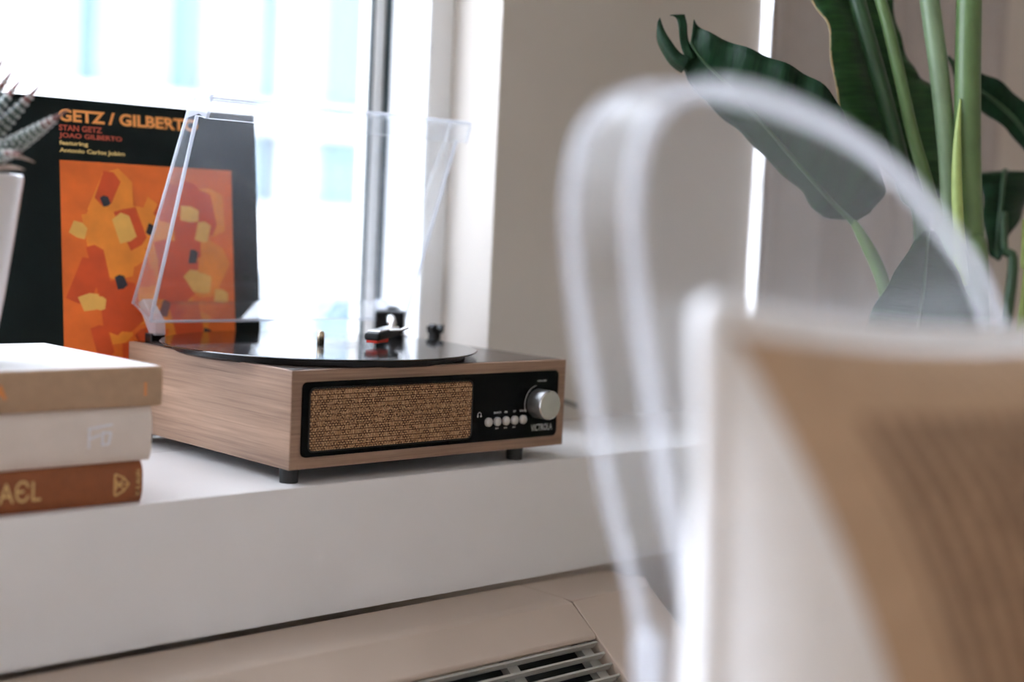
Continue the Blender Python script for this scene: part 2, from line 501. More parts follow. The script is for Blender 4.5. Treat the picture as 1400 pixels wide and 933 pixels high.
def text_obj(name, s, m, parent, origin, u, v, width, height, thick=0.00025, bold=0.02, label=None):
    """Raised lettering: text fitted to width x height, u = reading direction, v = up of the letters."""
    cu = bpy.data.curves.new('tmp_text', 'FONT')
    cu.body = s
    cu.offset = bold
    cu.extrude = 0.0
    cu.resolution_u = 3
    to = bpy.data.objects.new('tmp_text', cu)
    COL.objects.link(to)
    dg = bpy.context.evaluated_depsgraph_get()
    me = bpy.data.meshes.new_from_object(to.evaluated_get(dg))
    bpy.data.objects.remove(to); bpy.data.curves.remove(cu)
    xs = [q.co.x for q in me.vertices]; ys = [q.co.y for q in me.vertices]
    x0, x1, y0, y1 = min(xs), max(xs), min(ys), max(ys)
    b = bmesh.new(); b.from_mesh(me); bpy.data.meshes.remove(me)
    u = Vector(u).normalized(); v = Vector(v).normalized(); n = u.cross(v)
    o = Vector(origin)
    for q in b.verts:
        q.co = o + u * ((q.co.x - x0) / (x1 - x0) * width) + v * ((q.co.y - y0) / (y1 - y0) * height) + n * thick
    ob = link(name, b, m, parent)
    if label: ob['label'] = label
    return ob


random.seed(7)

# ------------------------------------------------------------------ the setting
XW, YW = 0.404, 0.200          # right edge of the window recess, room face of the window wall
YF, YS = 0.282, 0.364          # window frame face, sash face
ZL = 0.0174                    # ledge inside the frame
FLOOR, CEIL = -0.62, 1.98
RX0, RX1, RY0 = -4.3, 2.2, -3.0
WX0, WZ1 = -4.1, 1.86          # left and top of the window opening

b = bmesh.new()
XC0 = on_y(1041, 60, YW).x      # narrow tall window half hidden by the curtain
XC1 = XC0 + 0.50
bm_box(XW, XC0, YW, 0.46, FLOOR, CEIL, bm=b)
bm_box(XC1, RX1, YW, 0.46, FLOOR, CEIL, bm=b)
bm_box(XC0, XC1, YW, 0.46, FLOOR, 0.01, bm=b)
bm_box(XC0, XC1, YW, 0.46, WZ1, CEIL, bm=b)
bm_box(RX0, WX0, YW, 0.46, FLOOR, CEIL, bm=b)
bm_box(WX0, XW, YW, 0.46, WZ1, CEIL, bm=b)
bm_box(WX0, XW, YW, 0.46, FLOOR, -0.114, bm=b)
wall_front = tag(link('wall_front', b, M['wall']), kind='structure')
wall_front['label'] = 'greige painted wall around the window'
box('reveal_lining', XW - 0.0015, XW + 0.0005, YW + 0.0005, YF, 0.0, WZ1, M['wall'], wall_front)
tag(box('wall_left', RX0 - 0.1, RX0, RY0, 0.46, FLOOR, CEIL, M['wall']), kind='structure')
tag(box('wall_right', RX1, RX1 + 0.1, RY0, 0.46, FLOOR, CEIL, M['wall']), kind='structure')
tag(box('wall_back', RX0 - 0.1, RX1 + 0.1, RY0 - 0.1, RY0, FLOOR, CEIL, M['wall']), kind='structure')
tag(box('floor', RX0 - 0.1, RX1 + 0.1, RY0 - 0.1, 0.46, FLOOR - 0.1, FLOOR, M['floor']), kind='structure')
tag(box('ceiling', RX0 - 0.1, RX1 + 0.1, RY0 - 0.1, 0.46, CEIL, CEIL + 0.1, M['ceiling']), kind='structure')

# deep boxed sill with its apron
SY, AH = -0.0099, 0.114
trim = tag(box('trim_1', -4.3, 1.25, SY, YW, -AH, 0.0, M['sill'], bev=0.0012), kind='structure')
trim['label'] = 'deep white boxed window sill with a tall apron'
box('sill_recess', WX0, XW, YW, YF, -AH, 0.0, M['sill'], trim)
box('apron_board', -4.3, 1.25, SY - 0.0006, SY + 0.004, -AH, -0.0006, M['sill'], trim)

# window: outer frame, ledge, sash, gaskets, pane
win = thing('window_1', 'tall white casement window above the sill', None, (-0.6, YF, 0.0), kind='structure')
XJ = 0.371
box('frame_face', XJ, XW, YF, YS + 0.03, 0.0, WZ1, M['frame'], win, bev=0.001)
box('ledge', WX0, XJ, YF, YS, 0.0, ZL, M['frame'], win, bev=0.001)
box('jamb_lining', XJ - 0.002, XJ, YF + 0.0015, 0.3525, ZL, WZ1, M['frame'], win)
box('gasket', XJ - 0.0025, XJ + 0.001, 0.3528, YS + 0.006, ZL, WZ1, M['gasket'], win)
box('sash_stile', 0.3535, XJ - 0.003, YS - 0.001, YS + 0.0125, ZL, WZ1, M['frame'], win, bev=0.0015)
box('gasket', 0.3500, 0.3537, YS + 0.001, YS + 0.0065, ZL, WZ1, M['gasket'], win)
box('sash_rail', WX0, 0.3535, YS, YS + 0.03, ZL, 0.045, M['frame'], win, bev=0.0015)
box('glass_pane', WX0, 0.3501, YS + 0.006, YS + 0.011, 0.045, WZ1, M['glass'], win)
box('frame_head', WX0, XJ, YF, YS + 0.03, WZ1 - 0.04, WZ1, M['frame'], win)

win3 = thing('window_3', 'narrow tall window behind the linen curtain', None, ((XC0 + XC1) / 2, YS, 0.01), kind='structure')
box('sash_stile', XC0, XC0 + 0.02, YS, YS + 0.03, 0.01, WZ1, M['frame'], win3)
box('sash_stile', XC1 - 0.02, XC1, YS, YS + 0.03, 0.01, WZ1, M['frame'], win3)
box('glass_pane', XC0 + 0.02, XC1 - 0.02, YS + 0.006, YS + 0.011, 0.01, WZ1, M['glass'], win3)
# ------------------------------------------------------------------ building across the street
FY = 12.0
bld = thing('office_building', 'pale blue and white office facade across the street', 'building', (8.0, FY, -9.0))
box('facade_wall', -14, 34, FY + 0.3, FY + 3, -9, 3.4, M['bldg_white'], bld)
cols = [(-60, 58, 'bldg_white', 0.0), (58, 112, 'bldg_pale', 0.12), (112, 142, 'bldg_blue', 0.2), (142, 164, 'bldg_pale', 0.12),
        (164, 197, 'bldg_white', 0.0), (197, 237, 'bldg_pale', 0.12), (237, 270, 'bldg_blue', 0.2), (270, 291, 'bldg_grey', 0.16),
        (291, 338, 'bldg_white', 0.0), (338, 368, 'bldg_pale', 0.12), (368, 390, 'bldg_blue', 0.2), (390, 432, 'bldg_white', 0.0),
        (432, 452, 'bldg_pale', 0.12), (452, 540, 'bldg_blue', 0.2)]
xa = on_y(-60, 60, FY).x; xb = on_y(540, 60, FY).x
period = xb - xa
Zb1 = on_y(300, 136, FY).z      # underside of the upper glazing
Zb2 = on_y(420, 185, FY).z
Zb3 = on_y(420, 285, FY).z
Zb4 = on_y(420, 375, FY).z
Zl0, Zl1 = on_y(430, 401, FY).z, on_y(430, 392, FY).z
for k in (-2, -1, 0, 1, 2):
    for x0, x1, mn, dep in cols:
        A = on_y(x0, 60, FY).x + k * period; B = on_y(x1, 60, FY).x + k * period
        nm = 'pier' if mn == 'bldg_white' else 'glazing_panel'
        for z0, z1 in ((Zb1, 3.4), (Zb3, Zb2), (Zb4 - 3.2, Zb4)):
            if abs(k) == 2 and z0 != Zb1: continue
            box(nm, A, B, FY + dep, FY + 0.32, z0, z1, M[mn], bld)
box('floor_band', -14, 34, FY - 0.12, FY + 0.34, Zb2, Zb1, M['bldg_white'], bld)
box('floor_band', -14, 34, FY - 0.12, FY + 0.34, Zb4, Zb3, M['bldg_white'], bld)
box('handrail', -14, 34, FY - 0.15, FY - 0.05, Zl0, Zl1, M['bldg_white'], bld)
tag(box('ground', -30, 50, 0.6, 40, -9.2, -9.0, M['ground']), kind='structure')

# ------------------------------------------------------------------ turntable
W, D, H, HF = 0.3257, 0.2763, 0.0846, 0.0123
T = HF + H
tt = thing('record_player', 'walnut record player with woven speaker front and raised clear lid', 'record player', (W / 2, D / 2, 0.0))
for x, y in ((0.0085, 0.012), (0.272, 0.012), (0.0085, D - 0.018), (0.272, D - 0.018)):
    link('foot', bm_lathe([(0, 0), (0.0078, 0), (0.0084, HF + 0.001), (0, HF + 0.001)], (x, y, 0), seg=20), M['rubber'], tt)
cab = box('side_panel', 0, 0.010, 0.0002, D, HF, T, M['walnut_y'], tt, bev=0.0006)
box('side_panel', W - 0.010, W, 0.0002, D, HF, T, M['walnut_y'], tt, bev=0.0006)
box('front_panel', 0.0004, W - 0.0004, 0, 0.012, HF, T, M['walnut_x'], tt, bev=0.0006)
box('back_panel', 0.010, W - 0.010, D - 0.008, D, HF, T - 0.001, M['walnut_x'], tt)
box('bottom_panel', 0.010, W - 0.010, 0.012, D - 0.008, HF, HF + 0.008, M['rubber'], tt)
box('top_deck', 0.0045, W - 0.0045, 0.0045, D - 0.002, T - 0.006, T + 0.0004, M['deck'], tt)
# fascia: gloss black plate, cloth grille, buttons, knob, print
fx0, fx1, fz0, fz1 = 0.0105, 0.3143, 0.0225, 0.0870
fas = link('fascia', bm_prism(rounded_rect(fx0, fx1, fz0, fz1, 0.005, -0.0022), (0, 0.004, 0), 0.0005, 1), M['gloss_black'], tt)
g = bm_prism(rounded_rect(0.0180, 0.2004, 0.0279, 0.0806, 0.0042, -0.0030), (0, 0.002, 0), 0.0004, 1)
link('speaker_grille', g, M['weave'], fas)
link('grille_surround', bm_tube([Vector(p) for p in rounded_rect(0.0172, 0.2012, 0.0271, 0.0814, 0.005, -0.0024)] + [Vector((0.2012, -0.0024, 0.0764))], 0.0008, 6), M['black'], fas)
for i in range(5):
    x = 0.2224 + i * (0.2671 - 0.2224) / 4
    link('button', bm_lathe([(0.0042, 0), (0.0042, 0.0022), (0.0036, 0.0030), (0, 0.0031)], (x, -0.0021, 0.0410), 'Y-', 24), M['button'], fas, True)
KX, KZ = 0.2868, 0.0556
kn = link('volume_knob', bm_lathe([(0.0142, 0), (0.0142, 0.0160), (0.0135, 0.0170)], (KX, -0.0022, KZ), 'Y-', 48), M['knurl'], fas, True)
link('knob_cap', bm_lathe([(0.0141, 0.0155), (0.0141, 0.0167), (0.0131, 0.0176), (0, 0.0176)], (KX, -0.0022, KZ), 'Y-', 48), M['silver'], fas)
# scale arc around the knob
arc = [(KX + 0.0178 * math.cos(math.radians(a)), -0.0026, KZ + 0.0178 * math.sin(math.radians(a))) for a in range(100, 206, 7)]
link('scale_arc', bm_tube(arc, 0.00028, 5), M['print'], fas)
UX, UZ = (1, 0, 0), (0, 0, 1)
fy = -0.0023
text_obj('lettering', 'VICTROLA', M['print'], fas, (0.2790, fy, 0.0287), UX, UZ, 0.0285, 0.0066, bold=0.01, label='silver maker name')
text_obj('lettering', 'VOLUME', M['print'], fas, (0.2845, fy, 0.0766), UX, UZ, 0.0125, 0.0018)
for s, x, w_ in (('SEARCH', 0.2290, 0.0095), ('FM', 0.2430, 0.0035), ('BT', 0.2545, 0.0034), ('PHONO', 0.2630, 0.0090)):
    text_obj('lettering', s, M['print'], fas, (x, fy, 0.0485), UX, UZ, w_, 0.0019)
for x in (0.2336, 0.2448, 0.2559):
    link('key_symbol', bm_prism([(x - 0.0014, fy, 0.0335), (x + 0.0014, fy, 0.0343), (x - 0.0014, fy, 0.0351)], (0, -0.0002, 0)), M['print'], fas)
    link('key_symbol', bm_prism([(x + 0.0014, fy, 0.0335), (x + 0.0020, fy, 0.0335), (x + 0.0020, fy, 0.0351), (x + 0.0014, fy, 0.0351)], (0, -0.0002, 0)), M['print'], fas)
hp = [(0.2110 + 0.0021 * math.cos(math.radians(a)), fy - 0.0002, 0.0483 + 0.0024 * math.sin(math.radians(a))) for a in range(-20, 201, 20)]
link('headphone_symbol', bm_tube(hp, 0.00026, 5), M['print'], fas)
for sx in (-1, 1):
    link('headphone_symbol', bm_box(0.2110 + sx * 0.0020 - 0.0006, 0.2110 + sx * 0.0020 + 0.0006, fy - 0.0003, fy, 0.0461, 0.0481), M['print'], fas)

# platter, spindle
RX, RY, RZ, RR = 0.125, 0.1341, 0.1046, 0.1505
link('platter', bm_lathe([(0, T - 0.001), (0.136, T - 0.001), (0.139, T + 0.001), (0.139, RZ - 0.0022), (0.137, RZ - 0.0016), (0, RZ - 0.0016)], (RX, RY, 0), seg=96), M['black'], tt)
link('spindle', bm_lathe([(0, RZ - 0.003), (0.0036, RZ - 0.003), (0.0036, RZ + 0.0105), (0.0027, RZ + 0.0125), (0, RZ + 0.0128)], (RX, RY, 0), seg=24), M['brass'], tt, True)

# tonearm: pivot housing, post, tube, headshell, cartridge, counterweight
pv = Vector((0.292, 0.238, 0))
base = link('arm_base', bm_lathe([(0, T), (0.021, T), (0.021, T + 0.004), (0.016, T + 0.006), (0.016, T + 0.010), (0, T + 0.010)], pv, seg=32), M['black'], tt)
st = Vector((0.1625, 0.0985, RZ))
arm_z = T + 0.0235
dirv = (Vector((st.x, st.y, 0)) - Vector((pv.x, pv.y, 0))).normalized()
side = Vector((-dirv.y, dirv.x, 0))


def obox(c, d, l, w_, z0, z1, bev=0.001):
    s = Vector((-d.y, d.x, 0))
    pts = [c + d * (l / 2) + s * (w_ / 2), c - d * (l / 2) + s * (w_ / 2), c - d * (l / 2) - s * (w_ / 2), c + d * (l / 2) - s * (w_ / 2)]
    return bm_prism([(p.x, p.y, z0) for p in pts], (0, 0, z1 - z0), bev, 2)


link('gimbal_block', obox(pv, dirv, 0.030, 0.032, T + 0.010, T + 0.031, 0.003), M['black'], tt)
dirh = Vector((-0.90, -0.43, 0)).normalized()          # the headshell is set at an angle to the tube
sideh = Vector((-dirh.y, dirh.x, 0))
pe = Vector((st.x, st.y, 0)) - dirh * 0.040
arm = link('tonearm', bm_tube([(pv.x - dirv.x * 0.028, pv.y - dirv.y * 0.028, arm_z), (pv.x, pv.y, arm_z), (pe.x, pe.y, RZ + 0.0175)], [0.0042, 0.0042, 0.0042], 14), M['silver'], tt, True)
link('counterweight', bm_tube([(pv.x - dirv.x * 0.022, pv.y - dirv.y * 0.022, arm_z), (pv.x - dirv.x * 0.040, pv.y - dirv.y * 0.040, arm_z + 0.001)], 0.010, 20), M['black'], arm, False)
hc = Vector((st.x, st.y, 0)) - dirh * 0.016
hs = obox(hc, dirh, 0.046, 0.0165, RZ + 0.0085, RZ + 0.0165, 0.0025)
for q in hs.verts:          # nose dips towards the stylus
    k = (Vector((q.co.x, q.co.y, 0)) - hc).dot(dirh) / 0.023
    q.co.z -= max(0, k) * 0.003
head = link('headshell', hs, M['black'], arm)
lid_top = obox(hc - dirh * 0.003, dirh, 0.043, 0.0135, RZ + 0.0160, RZ + 0.0178, 0.0008)
for q in lid_top.verts:
    k = (Vector((q.co.x, q.co.y, 0)) - hc).dot(dirh) / 0.023
    q.co.z -= max(0, k) * 0.003
link('headshell_cover', lid_top, M['silver'], head)
link('finger_lift', bm_tube([hc + sideh * 0.008 + Vector((0, 0, RZ + 0.0150)), hc + sideh * 0.018 - dirh * 0.004 + Vector((0, 0, RZ + 0.0160)), hc + sideh * 0.025 - dirh * 0.006 + Vector((0, 0, RZ + 0.0190))], 0.0014, 8), M['silver'], head)
link('stylus_body', obox(Vector((st.x, st.y, 0)) - dirh * 0.006, dirh, 0.024, 0.0125, RZ + 0.0036, RZ + 0.0090, 0.0010), M['red'], head)
link('stylus', bm_tube([(st.x, st.y, RZ + 0.0045), (st.x + dirh.x * 0.002, st.y + dirh.y * 0.002, RZ + 0.0003)], [0.0006, 0.0003], 6), M['steel'], head)
# arm rest clip on the right of the deck
ar = Vector((0.3115, 0.186, 0))
rest = link('arm_rest', bm_box(ar.x - 0.0045, ar.x + 0.0045, ar.y - 0.005, ar.y + 0.005, T, T + 0.0115, 0.0006), M['black'], tt)
link('rest_fork', bm_prism([(ar.x - 0.0075, ar.y - 0.004, T + 0.0105), (ar.x + 0.0095, ar.y - 0.004, T + 0.0105), (ar.x + 0.0105, ar.y - 0.004, T + 0.0195), (ar.x + 0.0065, ar.y - 0.004, T + 0.0185),
                             (ar.x + 0.0045, ar.y - 0.004, T + 0.0145), (ar.x + 0.0015, ar.y - 0.004, T + 0.0150), (ar.x + 0.0005, ar.y - 0.004, T + 0.0195),
                             (ar.x - 0.0035, ar.y - 0.004, T + 0.0205), (ar.x - 0.0055, ar.y - 0.004, T + 0.0175), (ar.x - 0.0085, ar.y - 0.004, T + 0.0185)], (0, 0.008, 0), 0.0004, 1), M['black'], rest)

# clear lid standing open on two hinges; profile in the plane of its left side
LX0, LX1, LT = 0.012, 0.329, 0.0026
pb = Vector((0, 0.2932, 0.1327)); pt = Vector((0, 0.1933, 0.3315))      # back sheet, bottom and top
rb = Vector((0, 0.2582, 0.1174)); rtp = Vector((0, 0.1833, 0.3138))    # open rim, bottom and top
lp = Vector((0, 0.1605, 0.3328)); lq = Vector((0, 0.1600, 0.3245)); lr = Vector((0, 0.1667, 0.3108))


def at_x(p, x): return Vector((x, p.y, p.z))


def sheet(quad, th):
    """flat four-cornered sheet with thickness, faces slot 0, narrow edges slot 1"""
    q = [Vector(p) for p in quad]
    n = (q[1] - q[0]).cross(q[3] - q[0]).normalized() * th
    b = bmesh.new()
    lo = [b.verts.new(p) for p in q]; hi = [b.verts.new(p + n) for p in q]
    b.faces.new(lo[::-1]); b.faces.new(hi)
    for i in range(len(q)):
        f = b.faces.new([lo[i], lo[(i + 1) % len(q)], hi[(i + 1) % len(q)], hi[i]])
        f.material_index = 1
    return b


AC = [M['acrylic'], M['acrylic_edge']]
side_poly = [pb, pt, lp, lq, lr, rtp, rb]
lid = link('lid', sheet([at_x(pb, LX0), at_x(pb, LX1), at_x(pt, LX1), at_x(pt, LX0)], LT), [M['acrylic'], M['acrylic']], tt)
for x in (LX0, LX1 - LT):
    bsd = bm_prism([at_x(p, x) for p in side_poly], (LT, 0, 0))
    for f in bsd.faces:
        if abs(f.normal.x) < 0.5: f.material_index = 1
    link('lid_side', bsd, AC, lid)
link('lid_front', sheet([at_x(pt, LX0), at_x(pt, LX1), at_x(lp, LX1), at_x(lp, LX0)], LT), AC, lid)
link('lid_lip', sheet([at_x(lp, LX0), at_x(lp, LX1), at_x(lr, LX1), at_x(lr, LX0)], LT), AC, lid)
link('lid_back', sheet([at_x(rb, LX0), at_x(rb, LX1), at_x(pb, LX1), at_x(pb, LX0)], LT), [M['acrylic'], M['acrylic']], lid)
# moulded bright corner bosses and rim beads
for x in (LX0, LX1):
    link('rim_bead', bm_tube([at_x(rb, x), at_x(rtp, x)], 0.0016, 8), M['acrylic_edge'], lid, True)
link('rim_bead', bm_tube([at_x(rb, LX0), at_x(rb, LX1)], 0.0014, 8), M['acrylic_edge'], lid, True)
link('rim_bead', bm_tube([at_x(pb, LX0), at_x(pt, LX0)], 0.0009, 8), M['acrylic_edge'], lid, True)
# corner boss at the lid's front left
cb = bm_prism([at_x(p, LX0 - 0.0006) for p in (pt + (pb - pt) * 0.02, lp + Vector((0, 0.001, -0.001)), lq, lr, rtp + Vector((0, -0.004, 0.002)), pt + (pb - pt) * 0.10)], (0.0012, 0, 0))
link('corner_boss', cb, M['acrylic_edge'], lid)
for x in (LX0 + 0.012, LX1 - 0.012):
    hg = link('hinge', bm_box(x - 0.008, x + 0.008, 0.262, 0.275, T, T + 0.0085, 0.0012), M['black'], tt)
    link('hinge_bracket', bm_prism([(x - 0.006, 0.2585, 0.1040), (x - 0.006, 0.2700, 0.1040), (x - 0.006, 0.2935, 0.1330), (x - 0.006, 0.2840, 0.1380), (x - 0.006, 0.2600, 0.1180)], (0.012, 0, 0), 0.0008, 1), M['acrylic_edge'], hg)

# the record
rec = thing('vinyl_record', 'black vinyl record lying on the turntable platter', 'record', (RX, RY, RZ - 0.0016))
prof = [(0.0037, RZ - 0.0015), (RR - 0.001, RZ - 0.0015), (RR, RZ - 0.0007), (RR - 0.001, RZ), (0.0037, RZ), (0.0037, RZ - 0.0015)]
link('disc', bm_lathe(prof, (RX, RY, 0), seg=160), M['vinyl'], rec, False)
link('label', bm_lathe([(0.0038, RZ - 0.0001), (0.0038, RZ + 0.00004), (0.0493, RZ + 0.00004), (0.0500, RZ - 0.0001)], (RX, RY, 0), seg=64), M['rec_label'], rec)

# power cord behind the player
cpts = spline([(W + 0.0045, 0.235, 0.050), (W + 0.02, 0.205, 0.050), (0.40, 0.170, 0.043), (0.455, 0.158, 0.036), (0.50, 0.168, 0.026), (0.535, 0.186, 0.018), (0.548, 0.1995, 0.016)], 8)
tag(link('power_cord', bm_tube(cpts, 0.0026, 8), M['cord'], None, True, loc=(0.44, 0.17, 0.016)), 'thin grey power cord running from the record player to the wall', 'cord')

# ------------------------------------------------------------------ album sleeve
AS, ATH = 0.315, 0.0035
AHD, ALN = 1.68, 0.13
a_u = Vector((math.sin(AHD), math.cos(AHD), 0))
a_n = Vector((-math.cos(AHD), math.sin(AHD), 0))       # away from the room
a_v = Vector((0, 0, 1)) * math.cos(ALN) + a_n * math.sin(ALN)
a_out = (-a_u.cross(a_v)) if (a_u.cross(a_v)).dot(a_n) > 0 else a_u.cross(a_v)
a_o = Vector((0.162, 0.284, ZL + 0.0003))              # lower right corner, front face


def alb(a, b_, out=0.0):      # a: metres left of the right edge, b_: metres above the bottom
    return a_o - a_u * a + a_v * b_ + a_out * out


al = thing('record_sleeve', 'black album sleeve with orange painting leaning on the window', 'record sleeve', tuple(alb(AS / 2, 0)))
sb = bm_prism([alb(0, 0), alb(AS, 0), alb(AS, AS), alb(0, AS)], -a_out * ATH)
for f in sb.faces:
    if abs(f.normal.dot(a_out)) < 0.5: f.material_index = 1
link('card_sleeve', sb, [M['sleeve'], M['sleeve_edge']], al)
aR, aL, tp, bt = 0.0289, 0.2116, 0.0609, 0.012
art = bmesh.new()


def patch(bm, pts, mi, out):
    vs_ = [bm.verts.new(alb(aL - x, AS - tp - y, out)) for x, y in pts]
    f = bm.faces.new(vs_); f.material_index = mi
    if f.normal.dot(a_out) < 0: f.normal_flip()


aw, ah_ = aL - aR, AS - tp - bt
patch(art, [(0, 0), (aw, 0), (aw, ah_), (0, ah_)], 0, 0.0002)
rnd = random.Random(21)
lay = 0.00022
for mi, count, smin, smax in ((2, 26, 0.022, 0.05), (1, 22, 0.018, 0.045), (3, 12, 0.010, 0.024), (4, 6, 0.007, 0.013)):
    for k in range(count):
        w1 = rnd.uniform(smin, smax); h1 = rnd.uniform(smin, smax) * (1.3 if mi != 4 else 1.6)
        cx = rnd.uniform(w1 * 0.6, aw - w1 * 0.6); cy_ = rnd.uniform(h1 * 0.6, ah_ - h1 * 0.6)
        if mi == 4:
            cx = aw * (0.18 + 0.68 * ((k * 0.37 + 0.1) % 1.0)); cy_ = ah_ * (0.16 + 0.11 * k)
        an = rnd.uniform(-0.6, 0.6)
        poly = []
        for (sx, sy) in ((-1, -1), (0.1, -1.1), (1, -0.8), (1.05, 0.7), (0.2, 1), (-0.9, 0.9)):
            x = sx * w1 / 2 * rnd.uniform(0.75, 1.0); y = sy * h1 / 2 * rnd.uniform(0.75, 1.0)
            X_ = cx + x * math.cos(an) - y * math.sin(an); Y_ = cy_ + x * math.sin(an) + y * math.cos(an)
            poly.append((min(max(X_, 0), aw), min(max(Y_, 0), ah_)))
        lay += 0.000004
        patch(art, poly, mi, lay)
ao = bpy.data.meshes.new('cover_art')
bmesh.ops.translate(art, vec=-ROOT[al], verts=art.verts)
art.to_mesh(ao); art.free()
for k in range(5): ao.materials.append(M['art%d' % k])
cov = bpy.data.objects.new('cover_art', ao); COL.objects.link(cov); cov.parent = al; ROOT[cov] = ROOT[al]
cov['label'] = 'orange abstract painting with yellow and black patches'
for s, off, hgt, wid, mm, bold in (('GETZ / GILBERTO', 0.0105, 0.0125, 0.146, 'title', 0.04), ('STAN GETZ', 0.0262, 0.0058, 0.0435, 'red_print', 0.03),
                                   ('JOAO GILBERTO', 0.0340, 0.0062, 0.0640, 'red_print', 0.03), ('featuring', 0.0418, 0.0054, 0.0290, 'cream_print', 0.03),
                                   ('Antonio Carlos Jobim', 0.0490, 0.0054, 0.0665, 'cream_print', 0.03)):
    text_obj('lettering', s, M[mm], al, alb(aL, AS - off - hgt, 0.0003), a_u, a_v, wid, hgt, bold=bold)

# ------------------------------------------------------------------ books


def book(name, label, x1, length, y0, depth, z0, z1, cover_m, spine_m, rnd_spine=0.0, board=0.003):
    bk = thing(name, label, 'book', (x1 - length / 2, y0 + depth / 2, z0), 'stack of books on the sill')
    x0 = x1 - length
    box('cover_board', x0, x1, y0 + 0.004, y0 + depth, z1 - board, z1, cover_m, bk, bev=0.0006)
    box('cover_board', x0, x1, y0 + 0.004, y0 + depth, z0, z0 + board, cover_m, bk, bev=0.0006)
    box('page_block', x0 + 0.004, x1 - 0.004, y0 + 0.006, y0 + depth - 0.005, z0 + board, z1 - board, M['pages'], bk)
    # spine: slightly rounded in section
    pts = []
    n = 10
    for k in range(n + 1):
        t = k / n
        z = z0 + (z1 - z0) * t
        y = y0 + rnd_spine * (2 * t - 1) ** 4
        pts.append((x0, y, z))
    pts += [(x0, y0 + 0.006, z1), (x0, y0 + 0.006, z0)]
    sp = link('spine', bm_prism(pts, (length, 0, 0), 0.0009, 2), spine_m, bk)
    return bk, sp


BY = -0.0045
bk1, sp1 = book('hardback_book', 'brown cloth hardback with gold spine lettering, bottom of the book stack', -0.1385, 0.235, BY + 0.0005, 0.155, 0.0, 0.0318, M['brown'], M['brown'], 0.004)
bk2, sp2 = book('hardback_book', 'off-white hardback between the tan and brown books', -0.1318, 0.235, BY, 0.180, 0.0322, 0.0742, M['offwhite'], M['offwhite'], 0.004)
bk3, sp3 = book('paperback_book', 'book with tan spine and white cover on top of the stack', -0.1240, 0.250, BY, 0.203, 0.0746, 0.1053, M['cover_white'], M['tan'], 0.0012, board=0.0012)


def spine_px(px, py, y=BY): return on_y(px, py, y - 0.0004)


def spine_text(sp, s, px0, py0, px1, zh, m, bold=0.02, label=None):
    p0 = spine_px(px0, py0); p1 = spine_px(px1, py0)
    return text_obj('lettering', s, m, sp, p0, UX, UZ, p1.x - p0.x, zh, bold=bold, label=label)


# brown book: AEL at the end of the title, a shield mark and the small upright name at the tail
t0 = spine_px(-2, 690).x; t1 = spine_px(56, 684).x
text_obj('lettering', 'A\u0404L', M['gold'], sp1, (t0, BY, 0.0090), UX, UZ, t1 - t0, 0.0160, bold=0.0, label='gold spine title')
c = spine_px(166, 663)
sh = [(-0.0052, 0.0075), (-0.0048, 0.0084), (0.0020, 0.0052), (0.0066, 0.0), (0.0020, -0.0052), (-0.0048, -0.0084), (-0.0052, -0.0075)]
shp = [Vector((c.x + x, BY + 0.0001, c.z + z)) for x, z in sh]
link('emblem', bm_tube(shp + [shp[0]], 0.0008, 6), M['gold'], sp1)
for a_, b2 in (((-0.0050, 0.0), (0.0060, 0.0)), ((-0.0050, 0.004), (0.002, -0.004)), ((-0.0050, -0.004), (0.002, 0.004))):
    link('emblem', bm_tube([Vector((c.x + a_[0], BY + 0.0001, c.z + a_[1])), Vector((c.x + b2[0], BY + 0.0001, c.z + b2[1]))], 0.0006, 6), M['gold'], sp1)
c2 = spine_px(191, 676)
text_obj('lettering', 'M. E. ALLEN', M['gold'], sp1, (c2.x + 0.0002, BY, c2.z - 0.0005), UZ, (-1, 0, 0), 0.0200, 0.0036, bold=0.02)
# off-white book: pale monogram and a faint line of type at the end
c = spine_px(137, 598)
mono = [((-0.009, -0.008), (-0.009, 0.007)), ((-0.010, 0.0065), (0.010, 0.009)), ((-0.009, -0.001), (0.000, 0.0015)), ((0.002, -0.007), (0.002, 0.004)), ((0.002, 0.003), (0.009, 0.003)), ((0.009, 0.003), (0.007, -0.006)), ((0.001, -0.006), (0.007, -0.006))]
for a_, b2 in mono:
    link('emblem', bm_tube([Vector((c.x + a_[0], BY - 0.0003, c.z + a_[1])), Vector((c.x + b2[0], BY - 0.0003, c.z + b2[1]))], 0.0009, 6), M['grey_print'], sp2)
# tan book: end of an orange title and a small orange mark
p = spine_px(-9, 548)
text_obj('lettering', 'A', M['orange_print'], sp3, (p.x, BY - 0.0004, p.z), UX, UZ, spine_px(9, 548).x - p.x, 0.011, bold=0.03)
p = spine_px(199, 541)
for k in range(4):
    z_ = p.z + 0.0027 * k
    link('spine_mark', bm_box(p.x - 0.0011, p.x + 0.0011, BY - 0.0004, BY + 0.001, z_, z_ + 0.0018), M['orange_print'], sp3)


# ------------------------------------------------------------------ succulent in a white pot on the books
PC = Vector((-0.2620, 0.0810, 0.1053))
pot = thing('potted_succulent', 'banded succulent in a tapered white pot standing on the books', 'potted plant', tuple(PC))
PH = 0.1425
z0 = PC.z
link('pot', bm_lathe([(0, z0), (0.034, z0), (0.036, z0 + 0.003), (0.0445, z0 + 0.055), (0.0535, z0 + 0.120), (0.0560, z0 + PH - 0.003), (0.0550, z0 + PH), (0.0530, z0 + PH),
                      (0.0515, z0 + PH - 0.004), (0.0500, z0 + 0.118), (0, z0 + 0.118)], (PC.x, PC.y, 0), seg=56), M['ceramic'], pot, True)
link('soil', bm_lathe([(0.0508, z0 + 0.117), (0.0508, z0 + 0.133), (0.03, z0 + 0.137), (0, z0 + 0.139)], (PC.x, PC.y, 0), seg=32), M['soil'], pot, True)


